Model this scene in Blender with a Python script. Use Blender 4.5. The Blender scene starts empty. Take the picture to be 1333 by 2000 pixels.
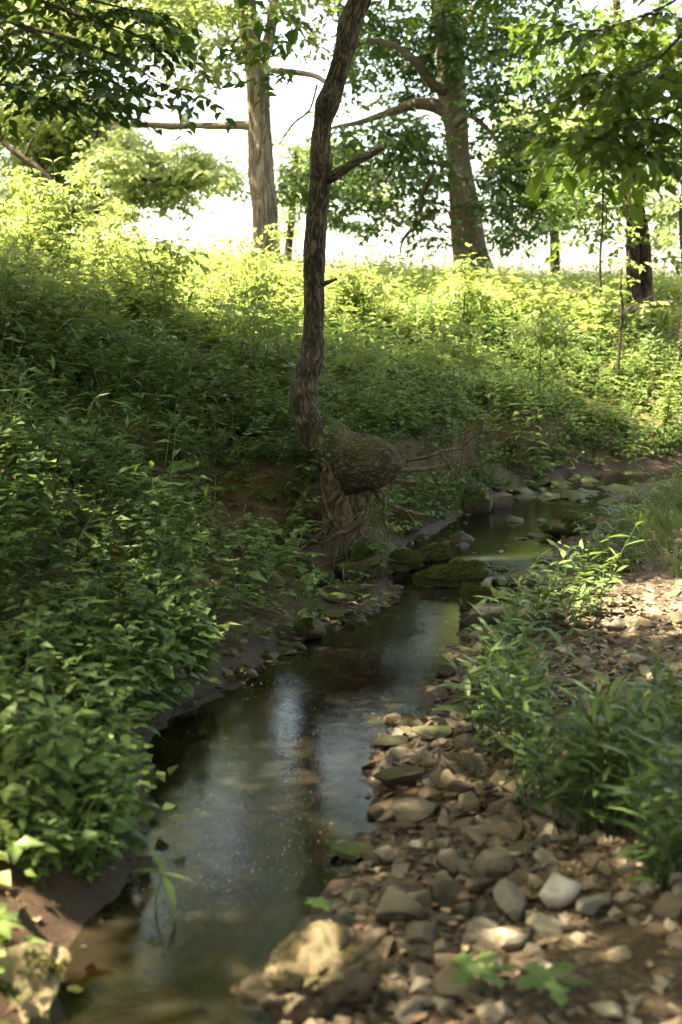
import bpy, bmesh, math, random
import numpy as np
from mathutils import Vector, Matrix, Quaternion

SC = bpy.context.scene
COL = SC.collection
random.seed(4)
RNG = np.random.default_rng(11)

# ------------------------------------------------------------------ camera
FPX, CX, CY, CAMZ = 2500.0, 666.5, 1000.0, 1.6          # focal length in photo pixels, eye above the water
PITCH = math.radians(8.64)
cd = bpy.data.cameras.new('camera')
cam = bpy.data.objects.new('camera', cd)
COL.objects.link(cam)
cam.location = (0, 0, CAMZ)
cam.rotation_euler = (math.radians(90) - PITCH, 0, 0)
cd.sensor_fit = 'VERTICAL'
cd.sensor_height = 36.0
cd.lens = FPX * 36.0 / 2000.0
cd.clip_start = 0.05
cd.clip_end = 2000
cd.dof.use_dof = True
cd.dof.focus_distance = 7.9
cd.dof.aperture_fstop = 2.6
SC.camera = cam

# ------------------------------------------------------------------ sky and sun
SUN = Vector((-0.40, -0.10, 0.90)).normalized()           # towards the sun
w = bpy.data.worlds.new('World')
SC.world = w
w.use_nodes = True
wn = w.node_tree
bg = wn.nodes['Background']
sky = wn.nodes.new('ShaderNodeTexSky')
sky.sky_type = 'NISHITA'
sky.sun_disc = False
sky.sun_elevation = math.asin(SUN.z)
sky.sun_rotation = math.atan2(SUN.x, SUN.y)
sky.air_density = 1.0
sky.dust_density = 4.0
sky.ozone_density = 0.0
wn.links.new(sky.outputs[0], bg.inputs[0])
bg.inputs[1].default_value = 0.125
sd = bpy.data.lights.new('sun', 'SUN')
sd.energy = 5.0
sd.angle = math.radians(0.53)
sd.color = (1.0, 0.95, 0.86)
so = bpy.data.objects.new('sun', sd)
COL.objects.link(so)
so.location = (-6, 6, 20)
so.rotation_euler = SUN.to_track_quat('Z', 'Y').to_euler()
SC.view_settings.view_transform = 'Standard'
SC.view_settings.look = 'None'
SC.view_settings.exposure = 3.2
SC.view_settings.gamma = 1.0
SC.view_settings.use_white_balance = True            # camera balanced for the open shade
SC.view_settings.white_balance_temperature = 8200
SC.view_settings.white_balance_tint = 5
SC.view_settings.use_curve_mapping = False
SC.render.engine = 'CYCLES'
SC.cycles.max_bounces = 8
SC.cycles.diffuse_bounces = 4
SC.cycles.glossy_bounces = 3
SC.cycles.transmission_bounces = 6
SC.cycles.transparent_max_bounces = 8
SC.cycles.use_denoising = True
SC.cycles.sample_clamp_indirect = 6.0


# ------------------------------------------------------------------ projection: photo pixel -> place
def _dir(u, v):
    a, c = (u - CX) / FPX, (CY - v) / FPX
    return a, math.cos(PITCH) + c * math.sin(PITCH), -math.sin(PITCH) + c * math.cos(PITCH)


def P(u, v, Y):
    a, dy, dz = _dir(u, v)
    s = Y / dy
    return np.array([a * s, Y, CAMZ + dz * s])


def G(u, v, z=0.0):
    a, dy, dz = _dir(u, v)
    s = (z - CAMZ) / dz
    return np.array([a * s, dy * s, z])


def PX(px, Y):                                            # photo pixels -> metres at distance Y
    return px * Y / FPX


# ------------------------------------------------------------------ numpy helpers
def vnoise(p):
    p = np.asarray(p, float)
    i = np.floor(p).astype(np.int64)
    f = p - i
    f = f * f * (3 - 2 * f)

    def h(a, b, c):
        n = (a * 374761393 + b * 668265263 + c * 2147483647 * 3) & 0xffffffff
        n = ((n ^ (n >> 13)) * 1274126177) & 0xffffffff
        n = n ^ (n >> 16)
        return (n & 0xffff) / 65535.0
    x, y, z = i[..., 0], i[..., 1], i[..., 2]
    fx, fy, fz = f[..., 0], f[..., 1], f[..., 2]
    r = 0
    for dx in (0, 1):
        for dy in (0, 1):
            for dz in (0, 1):
                r = r + h(x + dx, y + dy, z + dz) * (fx if dx else 1 - fx) * (fy if dy else 1 - fy) * (fz if dz else 1 - fz)
    return r * 2 - 1


def fbm(p, o=4):
    p = np.asarray(p, float)
    r, a = 0, 0.5
    for k in range(o):
        r = r + a * vnoise(p * 2 ** k + 17.3 * k)
        a *= 0.5
    return r


def nz2(x, y, s, o=3, seed=0.0):
    x, y = np.broadcast_arrays(np.asarray(x, float), np.asarray(y, float))
    return fbm(np.stack([x * s, y * s, np.full(x.shape, seed * 7.7 + 0.37)], -1), o)


def sstep(a, b, x):
    t = np.clip((x - a) / (b - a), 0, 1)
    return t * t * (3 - 2 * t)


def new_mesh(name, V, faces, mat=None, rnd=None, bc=None, smooth=False, attrs=None):
    """V (n,3); faces: list of int arrays (m,3) or (m,4)."""
    me = bpy.data.meshes.new(name)
    V = np.ascontiguousarray(V, dtype=np.float32)
    me.vertices.add(len(V))
    me.vertices.foreach_set('co', V.ravel())
    faces = [np.asarray(f, np.int32) for f in faces if len(f)]
    tot = np.concatenate([np.full(len(f), f.shape[1], np.int32) for f in faces])
    idx = np.concatenate([f.ravel() for f in faces])
    me.loops.add(len(idx))
    me.loops.foreach_set('vertex_index', idx)
    me.polygons.add(len(tot))
    st = np.zeros(len(tot), np.int32)
    st[1:] = np.cumsum(tot)[:-1]
    me.polygons.foreach_set('loop_start', st)
    me.polygons.foreach_set('loop_total', tot)
    if rnd is not None:
        a = me.attributes.new('rnd', 'FLOAT', 'POINT')
        a.data.foreach_set('value', np.ascontiguousarray(rnd, np.float32))
    if bc is not None:
        a = me.attributes.new('bc', 'FLOAT_VECTOR', 'POINT')
        a.data.foreach_set('vector', np.ascontiguousarray(bc, np.float32).ravel())
    for k, v in (attrs or {}).items():
        a = me.attributes.new(k, 'FLOAT', 'POINT')
        a.data.foreach_set('value', np.ascontiguousarray(v, np.float32))
    me.update(calc_edges=True)
    me.validate()
    me.polygons.foreach_set('use_smooth', np.full(len(me.polygons), bool(smooth)))
    if mat:
        me.materials.append(mat)
    return me


def link(name, me, parent=None, M=None):
    o = bpy.data.objects.new(name, me)
    COL.objects.link(o)
    if parent is not None:
        o.parent = parent
    if M is not None:
        o.matrix_local = Matrix(M)
    return o


def tag(o, label, cat, group=None, kind=None):
    if label:
        o['label'] = label
    if cat:
        o['category'] = cat
    if group:
        o['group'] = group
    if kind:
        o['kind'] = kind
    return o


def empty(name, loc, label, cat, group=None):
    o = bpy.data.objects.new(name, None)
    o.empty_display_size = 0.05
    COL.objects.link(o)
    o.location = tuple(float(c) for c in loc)
    return tag(o, label, cat, group)


def child(name, V, faces, mat, parent, **kw):
    """a part given in world coordinates under an unrotated Empty"""
    off = np.array(parent.location)
    return link(name, new_mesh(name, np.asarray(V) - off, faces, mat, **kw), parent)


class Acc:
    def __init__(s):
        s.V, s.Q, s.T, s.R, s.B, s.n = [], [], [], [], [], 0

    def add(s, V, quads=None, tris=None, rnd=0.5, bc=None):
        V = np.asarray(V, float)
        s.V.append(V)
        if quads is not None and len(quads):
            s.Q.append(np.asarray(quads) + s.n)
        if tris is not None and len(tris):
            s.T.append(np.asarray(tris) + s.n)
        s.R.append(np.full(len(V), rnd) if np.isscalar(rnd) else np.asarray(rnd))
        s.B.append(np.zeros((len(V), 3)) if bc is None else bc)
        s.n += len(V)

    def data(s):
        f = []
        if s.Q:
            f.append(np.concatenate(s.Q))
        if s.T:
            f.append(np.concatenate(s.T))
        return np.concatenate(s.V), f, np.concatenate(s.R), np.concatenate(s.B)


def catmull(pts, n):
    pts = np.asarray(pts, float)
    if len(pts) == 2:
        t = np.linspace(0, 1, n)[:, None]
        return pts[0] * (1 - t) + pts[1] * t
    p = np.vstack([2 * pts[0] - pts[1], pts, 2 * pts[-1] - pts[-2]])
    seg = len(pts) - 1
    out = []
    for t in np.linspace(0, seg, n):
        k = min(int(t), seg - 1)
        u = t - k
        a, b, c, d = p[k:k + 4]
        out.append(0.5 * (2 * b + (c - a) * u + (2 * a - 5 * b + 4 * c - d) * u * u + (3 * b - a - 3 * c + d) * u ** 3))
    return np.array(out)


def tube(pts, rad, sides=8, n=None, amp=0.0, fq=8.0, seed=0.0, fine=0.0, closed=True):
    """tapered round tube along pts; returns V, quads, tris, bc"""
    n = n or max(2, len(pts) * 4)
    C = catmull(np.column_stack([np.asarray(pts, float), np.asarray(rad, float)]), n)
    R = np.maximum(C[:, 3], 0.0004)
    C = C[:, :3]
    T = np.gradient(C, axis=0)
    T /= np.linalg.norm(T, axis=1)[:, None] + 1e-9
    ref = np.array([1.0, 0, 0]) if abs(T[0][0]) < 0.8 else np.array([0, 1.0, 0])
    N = np.zeros_like(C)
    v = ref
    for i in range(n):
        v = v - T[i] * np.dot(v, T[i])
        v /= np.linalg.norm(v) + 1e-9
        N[i] = v
    B = np.cross(T, N)
    th = np.linspace(0, 2 * math.pi, sides, endpoint=False)
    cs, sn = np.cos(th), np.sin(th)
    d = N[:, None] * cs[None, :, None] + B[:, None] * sn[None, :, None]
    L = np.concatenate([[0], np.cumsum(np.linalg.norm(np.diff(C, axis=0), axis=1))])
    rm = R.mean()
    bc = np.stack([np.broadcast_to(cs * rm, (n, sides)), np.broadcast_to(sn * rm, (n, sides)),
                   np.broadcast_to(L[:, None], (n, sides))], -1) + seed
    rr = np.broadcast_to(R[:, None], (n, sides)).copy()
    if amp:
        q = C[:, None] + d * R[:, None, None]
        rr = rr * (1 + amp * fbm(q * fq + seed, 3))
    if fine:
        q = bc * np.array([1, 1, 0.22])
        rr = rr - fine * np.abs(fbm(q * 55, 2)) * 1.6
    V = (C[:, None] + d * rr[..., None]).reshape(-1, 3)
    i, j = np.meshgrid(np.arange(n - 1), np.arange(sides), indexing='ij')
    a = i * sides + j
    b = i * sides + (j + 1) % sides
    Q = np.stack([a, b, b + sides, a + sides], -1).reshape(-1, 4)
    tr = []
    if closed:
        V = np.vstack([V, C[0], C[-1]])
        bc = np.vstack([bc.reshape(-1, 3), bc[0, 0], bc[-1, 0]])
        k = np.arange(sides)
        tr = np.vstack([np.stack([np.full(sides, n * sides), (k + 1) % sides, k], -1),
                        np.stack([np.full(sides, n * sides + 1), (n - 1) * sides + k, (n - 1) * sides + (k + 1) % sides], -1)])
    else:
        bc = bc.reshape(-1, 3)
    return V, Q, tr, bc


def ptube(px, Y, sides=8, n=None, wmul=1.0, **kw):
    """px: list of (u, v, width_px[, dY])"""
    pts, r = [], []
    for q in px:
        y = Y + (q[3] if len(q) > 3 else 0)
        pts.append(P(q[0], q[1], y))
        r.append(PX(q[2], y) / 2 * wmul)
    return tube(pts, r, sides, n, **kw)


# ------------------------------------------------------------------ materials
def mat(name):
    m = bpy.data.materials.new(name)
    m.use_nodes = True
    nt = m.node_tree
    nt.nodes.clear()
    out = nt.nodes.new('ShaderNodeOutputMaterial')
    return m, nt, out


def N(nt, typ, ins=None, **props):
    n = nt.nodes.new('ShaderNode' + typ)
    for k, v in props.items():
        setattr(n, k, v)
    for k, v in (ins or {}).items():
        s = n.inputs[k]
        if isinstance(v, bpy.types.NodeSocket):
            nt.links.new(v, s)
        else:
            s.default_value = v
    return n


def ramp(nt, fac, stops):
    n = nt.nodes.new('ShaderNodeValToRGB')
    nt.links.new(fac, n.inputs[0])
    el = n.color_ramp.elements
    while len(el) < len(stops):
        el.new(0.5)
    for e, (p, c) in zip(el, stops):
        e.position = p
        e.color = (*c, 1) if len(c) == 3 else c
    return n.outputs[0]


def math_(nt, op, a, b=None):
    n = nt.nodes.new('ShaderNodeMath')
    n.operation = op
    for i, v in enumerate((a, b)):
        if v is None:
            continue
        if isinstance(v, bpy.types.NodeSocket):
            nt.links.new(v, n.inputs[i])
        else:
            n.inputs[i].default_value = v
    return n.outputs[0]


def mixc(nt, fac, a, b):
    n = nt.nodes.new('ShaderNodeMix')
    n.data_type = 'RGBA'
    for s, v in ((n.inputs[0], fac), (n.inputs[6], a), (n.inputs[7], b)):
        if isinstance(v, bpy.types.NodeSocket):
            nt.links.new(v, s)
        else:
            s.default_value = (*v, 1) if isinstance(v, tuple) and len(v) == 3 else v
    return n.outputs[2]


def attr(nt, name, out='Fac'):
    return N(nt, 'Attribute', attribute_name=name).outputs[out]


def leaf_mat(name, dark, mid, light, trans, tfac=0.38, rough=0.5, patch=0.0):
    m, nt, out = mat(name)
    oi = N(nt, 'ObjectInfo').outputs['Random']
    r = math_(nt, 'FRACT', math_(nt, 'ADD', attr(nt, 'rnd'), oi))
    geo = N(nt, 'NewGeometry')
    big = N(nt, 'TexNoise', {'Vector': geo.outputs['Position'], 'Scale': 0.9, 'Detail': 2.0}).outputs['Fac']
    fac = math_(nt, 'ADD', math_(nt, 'MULTIPLY', r, 0.6), math_(nt, 'MULTIPLY', math_(nt, 'SUBTRACT', big, 0.32), 1.3))
    c = ramp(nt, fac, [(0.05, dark), (0.5, mid), (0.95, light)])
    tc = N(nt, 'TexCoord').outputs['Object']
    nz = N(nt, 'TexNoise', {'Vector': tc, 'Scale': 60.0, 'Detail': 2.0}).outputs['Fac']
    c = mixc(nt, math_(nt, 'MULTIPLY', math_(nt, 'SUBTRACT', nz, 0.4), 0.35), c, (mid[0] * 1.5, mid[1] * 1.3, mid[2] * 1.2))
    t = mixc(nt, 0.5, c, trans)
    b = N(nt, 'BsdfPrincipled', {'Base Color': c, 'Roughness': rough, 'Specular IOR Level': 0.35})
    tr = N(nt, 'BsdfTranslucent', {'Color': t})
    mx = N(nt, 'MixShader', {0: tfac, 1: b.outputs[0], 2: tr.outputs[0]})
    nt.links.new(mx.outputs[0], out.inputs[0])
    return m


def bark_mat(name, dark, mid, light, scale=1.0, moss=0.0, stretch=0.2, bump=0.6, dist=0.9):
    m, nt, out = mat(name)
    bc = attr(nt, 'bc', 'Vector')
    mp = N(nt, 'Mapping', {'Vector': bc, 'Scale': (1, 1, stretch)}).outputs[0]
    rd = N(nt, 'TexNoise', {'Vector': mp, 'Scale': 26 * scale, 'Detail': 3.0, 'Roughness': 0.55, 'Distortion': dist}).outputs['Fac']
    n2 = N(nt, 'TexNoise', {'Vector': N(nt, 'Mapping', {'Vector': bc, 'Scale': (1, 1, 0.5)}).outputs[0], 'Scale': 110 * scale, 'Detail': 5.0, 'Roughness': 0.7}).outputs['Fac']
    n3 = N(nt, 'TexNoise', {'Vector': bc, 'Scale': 5 * scale, 'Detail': 3.0}).outputs['Fac']
    fis = math_(nt, 'MINIMUM', math_(nt, 'MULTIPLY', math_(nt, 'ABSOLUTE', math_(nt, 'SUBTRACT', rd, 0.5)), 7.5), 1.0)
    h = math_(nt, 'MULTIPLY', fis, math_(nt, 'MULTIPLY', math_(nt, 'ADD', n2, 0.1), 1.25))
    c = ramp(nt, math_(nt, 'ADD', math_(nt, 'MULTIPLY', h, 0.75), math_(nt, 'MULTIPLY', math_(nt, 'SUBTRACT', n3, 0.5), 0.8)),
             [(0.05, dark), (0.4, mid), (0.85, light)])
    rough = 0.9
    if moss:
        nm = N(nt, 'NewGeometry')
        z = N(nt, 'SeparateXYZ', {0: nm.outputs['Normal']}).outputs[2]
        pz = N(nt, 'SeparateXYZ', {0: nm.outputs['Position']}).outputs[2]
        low = N(nt, 'MapRange', {0: pz, 1: 1.9, 2: 0.7, 3: 0.0, 4: 1.0}).outputs[0]
        mn = N(nt, 'TexNoise', {'Vector': nm.outputs['Position'], 'Scale': 9.0, 'Detail': 5.0, 'Roughness': 0.7}).outputs['Fac']
        f = math_(nt, 'ADD', math_(nt, 'MULTIPLY', z, 0.35), math_(nt, 'MULTIPLY', math_(nt, 'SUBTRACT', mn, 0.47), 3.2))
        f = math_(nt, 'MULTIPLY', math_(nt, 'MINIMUM', math_(nt, 'MAXIMUM', f, 0.0), 1.0), math_(nt, 'MULTIPLY', low, moss))
        c = mixc(nt, math_(nt, 'MULTIPLY', f, 0.85), c, mixc(nt, n2, (0.030, 0.038, 0.010), (0.105, 0.115, 0.034)))
    b = N(nt, 'BsdfPrincipled', {'Base Color': c, 'Roughness': rough, 'Specular IOR Level': 0.2})
    bu = N(nt, 'Bump', {'Height': h, 'Strength': bump, 'Distance': 0.02 / scale})
    nt.links.new(bu.outputs[0], b.inputs['Normal'])
    nt.links.new(b.outputs[0], out.inputs[0])
    return m


def stone_mat(name, cols, moss=0.0, rough=0.75, scale=1.0, wetline=True, use_attr=False, pits=0.0):
    m, nt, out = mat(name)
    oi = N(nt, 'ObjectInfo').outputs['Random']
    r = attr(nt, 'rnd') if use_attr else oi
    tc = N(nt, 'TexCoord').outputs['Object']
    geo = N(nt, 'NewGeometry')
    co = N(nt, 'VectorMath', {0: geo.outputs['Position'], 1: N(nt, 'CombineXYZ', {0: r, 1: r, 2: r}).outputs[0]}, operation='ADD').outputs[0]
    n1 = N(nt, 'TexNoise', {'Vector': co, 'Scale': 14 * scale, 'Detail': 6.0, 'Roughness': 0.65, 'Distortion': 0.6}).outputs['Fac']
    n2 = N(nt, 'TexNoise', {'Vector': co, 'Scale': 75 * scale, 'Detail': 4.0, 'Roughness': 0.7}).outputs['Fac']
    base = ramp(nt, r, [(i / max(1, len(cols) - 1), c) for i, c in enumerate(cols)])
    dk = mixc(nt, ramp(nt, n1, [(0.35, (0, 0, 0)), (0.68, (1, 1, 1))]), mixc(nt, 0.62, base, (0.05, 0.03, 0.017)), base)
    c = mixc(nt, math_(nt, 'MULTIPLY', n2, 0.5), dk, mixc(nt, 0.4, dk, (0.3, 0.26, 0.2)))
    rgh = rough
    if wetline:                                          # damp below the splash line
        pz = N(nt, 'SeparateXYZ', {0: geo.outputs['Position']}).outputs[2]
        wn_ = N(nt, 'TexNoise', {'Vector': geo.outputs['Position'], 'Scale': 5.0}).outputs['Fac']
        wet = N(nt, 'MapRange', {0: math_(nt, 'ADD', pz, math_(nt, 'MULTIPLY', math_(nt, 'SUBTRACT', wn_, 0.5), 0.12)), 1: 0.13, 2: 0.06, 3: 0.0, 4: 1.0}).outputs[0]
        c = mixc(nt, math_(nt, 'MULTIPLY', wet, 0.62), c, (0.02, 0.014, 0.009))
        rgh = math_(nt, 'SUBTRACT', rough, math_(nt, 'MULTIPLY', wet, 0.3))
    if moss:
        z = N(nt, 'SeparateXYZ', {0: geo.outputs['Normal']}).outputs[2]
        mn = N(nt, 'TexNoise', {'Vector': geo.outputs['Position'], 'Scale': 8.0, 'Detail': 5.0, 'Roughness': 0.7}).outputs['Fac']
        f = math_(nt, 'ADD', math_(nt, 'MULTIPLY', math_(nt, 'SUBTRACT', z, 0.1), 0.8), math_(nt, 'MULTIPLY', math_(nt, 'SUBTRACT', mn, 0.62 - 0.25 * moss), 4.0))
        f = math_(nt, 'MINIMUM', math_(nt, 'MAXIMUM', f, 0.0), 1.0)
        mc = ramp(nt, n2, [(0.3, (0.018, 0.026, 0.006)), (0.6, (0.05, 0.065, 0.012)), (0.8, (0.09, 0.085, 0.02))])
        c = mixc(nt, math_(nt, 'MULTIPLY', f, min(1, moss * 1.4)), c, mc)
    hh = math_(nt, 'ADD', n1, math_(nt, 'MULTIPLY', n2, 0.5))
    if pits:
        vo = N(nt, 'TexVoronoi', {'Vector': co, 'Scale': 22.0}).outputs['Distance']
        pt = N(nt, 'MapRange', {0: vo, 1: 0.12, 2: 0.32, 3: 0.0, 4: 1.0}).outputs[0]
        c = mixc(nt, pt, mixc(nt, 0.7, c, (0.02, 0.015, 0.01)), c)
        hh = math_(nt, 'ADD', hh, math_(nt, 'MULTIPLY', pt, pits))
    b = N(nt, 'BsdfPrincipled', {'Base Color': c, 'Specular IOR Level': 0.22})
    if isinstance(rgh, float):
        b.inputs['Roughness'].default_value = rgh
    else:
        nt.links.new(rgh, b.inputs['Roughness'])
    bu = N(nt, 'Bump', {'Height': hh, 'Strength': 0.55, 'Distance': 0.012})
    nt.links.new(bu.outputs[0], b.inputs['Normal'])
    nt.links.new(b.outputs[0], out.inputs[0])
    return m


M_BROAD = leaf_mat('broad_leaf', (0.048, 0.092, 0.026), (0.096, 0.168, 0.048), (0.165, 0.235, 0.075), (0.18, 0.26, 0.04))
M_LANCE = leaf_mat('lance_leaf', (0.050, 0.092, 0.026), (0.090, 0.148, 0.044), (0.140, 0.195, 0.066), (0.17, 0.26, 0.04))
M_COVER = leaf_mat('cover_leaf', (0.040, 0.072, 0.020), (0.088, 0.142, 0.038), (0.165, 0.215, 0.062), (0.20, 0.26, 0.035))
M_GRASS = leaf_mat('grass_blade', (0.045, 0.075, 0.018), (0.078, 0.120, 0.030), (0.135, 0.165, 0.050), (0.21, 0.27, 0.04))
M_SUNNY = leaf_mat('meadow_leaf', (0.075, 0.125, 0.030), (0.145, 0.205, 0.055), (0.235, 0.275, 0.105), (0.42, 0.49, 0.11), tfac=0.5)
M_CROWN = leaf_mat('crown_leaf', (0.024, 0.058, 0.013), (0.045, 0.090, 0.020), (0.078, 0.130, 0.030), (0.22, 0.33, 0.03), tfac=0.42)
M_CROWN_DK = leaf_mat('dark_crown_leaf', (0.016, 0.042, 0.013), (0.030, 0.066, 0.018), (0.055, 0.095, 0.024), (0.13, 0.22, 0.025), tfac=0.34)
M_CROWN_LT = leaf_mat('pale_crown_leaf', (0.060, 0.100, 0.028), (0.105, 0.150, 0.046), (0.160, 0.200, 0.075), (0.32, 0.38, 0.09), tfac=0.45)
M_STEM = leaf_mat('green_stem', (0.04, 0.07, 0.02), (0.06, 0.09, 0.025), (0.09, 0.10, 0.035), (0.1, 0.15, 0.03), tfac=0.05)
M_BARK = bark_mat('furrowed_bark', (0.022, 0.016, 0.012), (0.095, 0.074, 0.056), (0.21, 0.18, 0.145), 1.7, moss=0.8, stretch=0.24, dist=0.6)
M_MOUND = bark_mat('mossy_mound_bark', (0.022, 0.016, 0.010), (0.080, 0.062, 0.040), (0.18, 0.15, 0.11), 2.0, moss=1.0, stretch=0.6, bump=0.8, dist=0.35)
M_BARK_L = bark_mat('pale_ridged_bark', (0.085, 0.062, 0.043), (0.22, 0.165, 0.115), (0.40, 0.32, 0.23), 0.34, stretch=0.12, bump=0.9)
M_BARK_M = bark_mat('brown_bark', (0.075, 0.054, 0.036), (0.120, 0.088, 0.058), (0.19, 0.148, 0.10), 0.55, stretch=0.3)
M_BARK_D = bark_mat('dark_bark', (0.015, 0.010, 0.007), (0.05, 0.034, 0.022), (0.10, 0.075, 0.05), 0.4)
M_TWIG = bark_mat('twig_bark', (0.02, 0.014, 0.010), (0.055, 0.040, 0.028), (0.11, 0.085, 0.06), 1.5)
M_ROOT = bark_mat('root_wood', (0.04, 0.028, 0.017), (0.125, 0.092, 0.058), (0.25, 0.19, 0.125), 1.5, moss=0.35, stretch=0.35, bump=0.45)
M_STALK = bark_mat('green_brown_stalk', (0.05, 0.05, 0.022), (0.085, 0.085, 0.036), (0.12, 0.115, 0.05), 1.5)
M_PALEWOOD = bark_mat('weathered_wood', (0.10, 0.075, 0.05), (0.24, 0.19, 0.135), (0.42, 0.35, 0.26), 1.2)
TAN = [(0.075, 0.053, 0.035), (0.169, 0.122, 0.075), (0.237, 0.173, 0.100), (0.131, 0.107, 0.077), (0.300, 0.231, 0.147), (0.200, 0.165, 0.115), (0.413, 0.344, 0.250), (0.144, 0.095, 0.062), (0.325, 0.256, 0.169)]
M_STONE = stone_mat('chert_stone', TAN)
M_GRAVEL = stone_mat('gravel_stone', TAN, use_attr=True)
M_PALE = stone_mat('pale_chert', [(0.55, 0.49, 0.40), (0.60, 0.54, 0.45)])
M_SLATE = stone_mat('grey_slab', [(0.17, 0.16, 0.135), (0.21, 0.19, 0.155)], wetline=True)
M_WETROCK = stone_mat('wet_brown_rock', [(0.055, 0.042, 0.029), (0.085, 0.064, 0.044), (0.065, 0.053, 0.038)], moss=0.4, rough=0.78)
M_RIFFLE = stone_mat('dark_riffle_rock', [(0.030, 0.025, 0.018), (0.050, 0.040, 0.028), (0.038, 0.033, 0.024)], moss=0.75, rough=0.85)
M_MOSSROCK = stone_mat('mossy_rock', [(0.10, 0.075, 0.05), (0.13, 0.10, 0.07)], moss=1.0)
M_LIME = stone_mat('pitted_limestone', [(0.25, 0.185, 0.105), (0.28, 0.21, 0.125)], moss=0.4, pits=1.6, wetline=False)
M_OCHRE = stone_mat('ochre_chunk', [(0.105, 0.074, 0.040), (0.125, 0.088, 0.048)], moss=0.3, pits=1.4)

# moss blades
M_MOSS = leaf_mat('moss', (0.030, 0.040, 0.008), (0.060, 0.075, 0.013), (0.120, 0.110, 0.024), (0.12, 0.14, 0.02), tfac=0.25, rough=0.8)

M_HAZE_LEAF = leaf_mat('hazed_crown_leaf', (0.12, 0.17, 0.06), (0.18, 0.23, 0.09), (0.25, 0.29, 0.13), (0.52, 0.58, 0.22), tfac=.6)  # extra paleness stands in for haze and glare over the far trees

# dead leaves
m, nt, out = mat('dead_leaf')
c = ramp(nt, attr(nt, 'rnd'), [(0.0, (0.05, 0.028, 0.016)), (0.4, (0.13, 0.07, 0.038)), (0.75, (0.22, 0.135, 0.075)), (1.0, (0.34, 0.25, 0.15))])
b = N(nt, 'BsdfPrincipled', {'Base Color': c, 'Roughness': 0.8})
nt.links.new(b.outputs[0], out.inputs[0])
M_DEAD = m

# soil
m, nt, out = mat('bank_soil')
geo = N(nt, 'NewGeometry').outputs['Position']
n1 = N(nt, 'TexNoise', {'Vector': geo, 'Scale': 3.5, 'Detail': 7.0, 'Roughness': 0.65}).outputs['Fac']
n2 = N(nt, 'TexNoise', {'Vector': geo, 'Scale': 45.0, 'Detail': 5.0, 'Roughness': 0.7}).outputs['Fac']
n3 = N(nt, 'TexVoronoi', {'Vector': geo, 'Scale': 60.0}).outputs['Color']
soil = ramp(nt, n1, [(0.3, (0.030, 0.018, 0.010)), (0.5, (0.070, 0.041, 0.023)), (0.7, (0.115, 0.070, 0.040))])
soil = mixc(nt, math_(nt, 'MULTIPLY', n2, 0.55), soil, (0.13, 0.085, 0.05))
grass = ramp(nt, n2, [(0.3, (0.028, 0.045, 0.011)), (0.7, (0.085, 0.115, 0.03))])
c = mixc(nt, attr(nt, 'grassy'), soil, grass)
grv = ramp(nt, N(nt, 'SeparateXYZ', {0: n3}).outputs[0], [(0.0, (0.038, 0.026, 0.016)), (0.6, (0.095, 0.066, 0.040)), (1.0, (0.19, 0.14, 0.09))])
c = mixc(nt, attr(nt, 'gravelly'), c, grv)
wet = attr(nt, 'wet')
c = mixc(nt, math_(nt, 'MULTIPLY', wet, 0.72), c, (0.020, 0.013, 0.007))
b = N(nt, 'BsdfPrincipled', {'Base Color': c, 'Roughness': math_(nt, 'SUBTRACT', 0.95, math_(nt, 'MULTIPLY', wet, 0.3)), 'Specular IOR Level': 0.2})
bu = N(nt, 'Bump', {'Height': math_(nt, 'ADD', n1, math_(nt, 'MULTIPLY', n2, 0.6)), 'Strength': 0.8, 'Distance': 0.02})
nt.links.new(bu.outputs[0], b.inputs['Normal'])
nt.links.new(b.outputs[0], out.inputs[0])
M_SOIL = m

# water: tinted clear sheet with a thin dusty film
m, nt, out = mat('creek_water')
geo = N(nt, 'NewGeometry').outputs['Position']
n1 = N(nt, 'TexNoise', {'Vector': geo, 'Scale': 85.0, 'Detail': 2.0, 'Roughness': 0.5}).outputs['Fac']
n2 = N(nt, 'TexNoise', {'Vector': geo, 'Scale': 7.0, 'Detail': 2.0}).outputs['Fac']
bu = N(nt, 'Bump', {'Height': math_(nt, 'ADD', math_(nt, 'MULTIPLY', n1, 0.22), math_(nt, 'MULTIPLY', n2, 0.5)), 'Strength': 0.13, 'Distance': 0.02})
fr = N(nt, 'Fresnel', {'IOR': 1.45, 'Normal': bu.outputs[0]}).outputs[0]
tr = N(nt, 'BsdfTransparent', {'Color': (0.30, 0.23, 0.11, 1)})
gl = N(nt, 'BsdfGlossy', {'Color': (1, 1, 1, 1), 'Roughness': 0.06, 'Normal': bu.outputs[0]})
film = N(nt, 'BsdfDiffuse', {'Color': (0.19, 0.175, 0.115, 1), 'Normal': bu.outputs[0]})
fn = N(nt, 'TexNoise', {'Vector': geo, 'Scale': 1.6, 'Detail': 4.0, 'Distortion': 0.8}).outputs['Fac']
fac = math_(nt, 'MULTIPLY', ramp(nt, fn, [(0.34, (0, 0, 0)), (0.66, (1, 1, 1))]), 0.08)
base = N(nt, 'MixShader', {0: fac, 1: tr.outputs[0], 2: film.outputs[0]})
mx = N(nt, 'MixShader', {0: fr, 1: base.outputs[0], 2: gl.outputs[0]})
nt.links.new(mx.outputs[0], out.inputs[0])
M_WATER = m

m, nt, out = mat('foam_speck')
b = N(nt, 'BsdfPrincipled', {'Base Color': (0.5, 0.48, 0.38, 1), 'Roughness': 0.5})
nt.links.new(b.outputs[0], out.inputs[0])
M_SPECK = m

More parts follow.
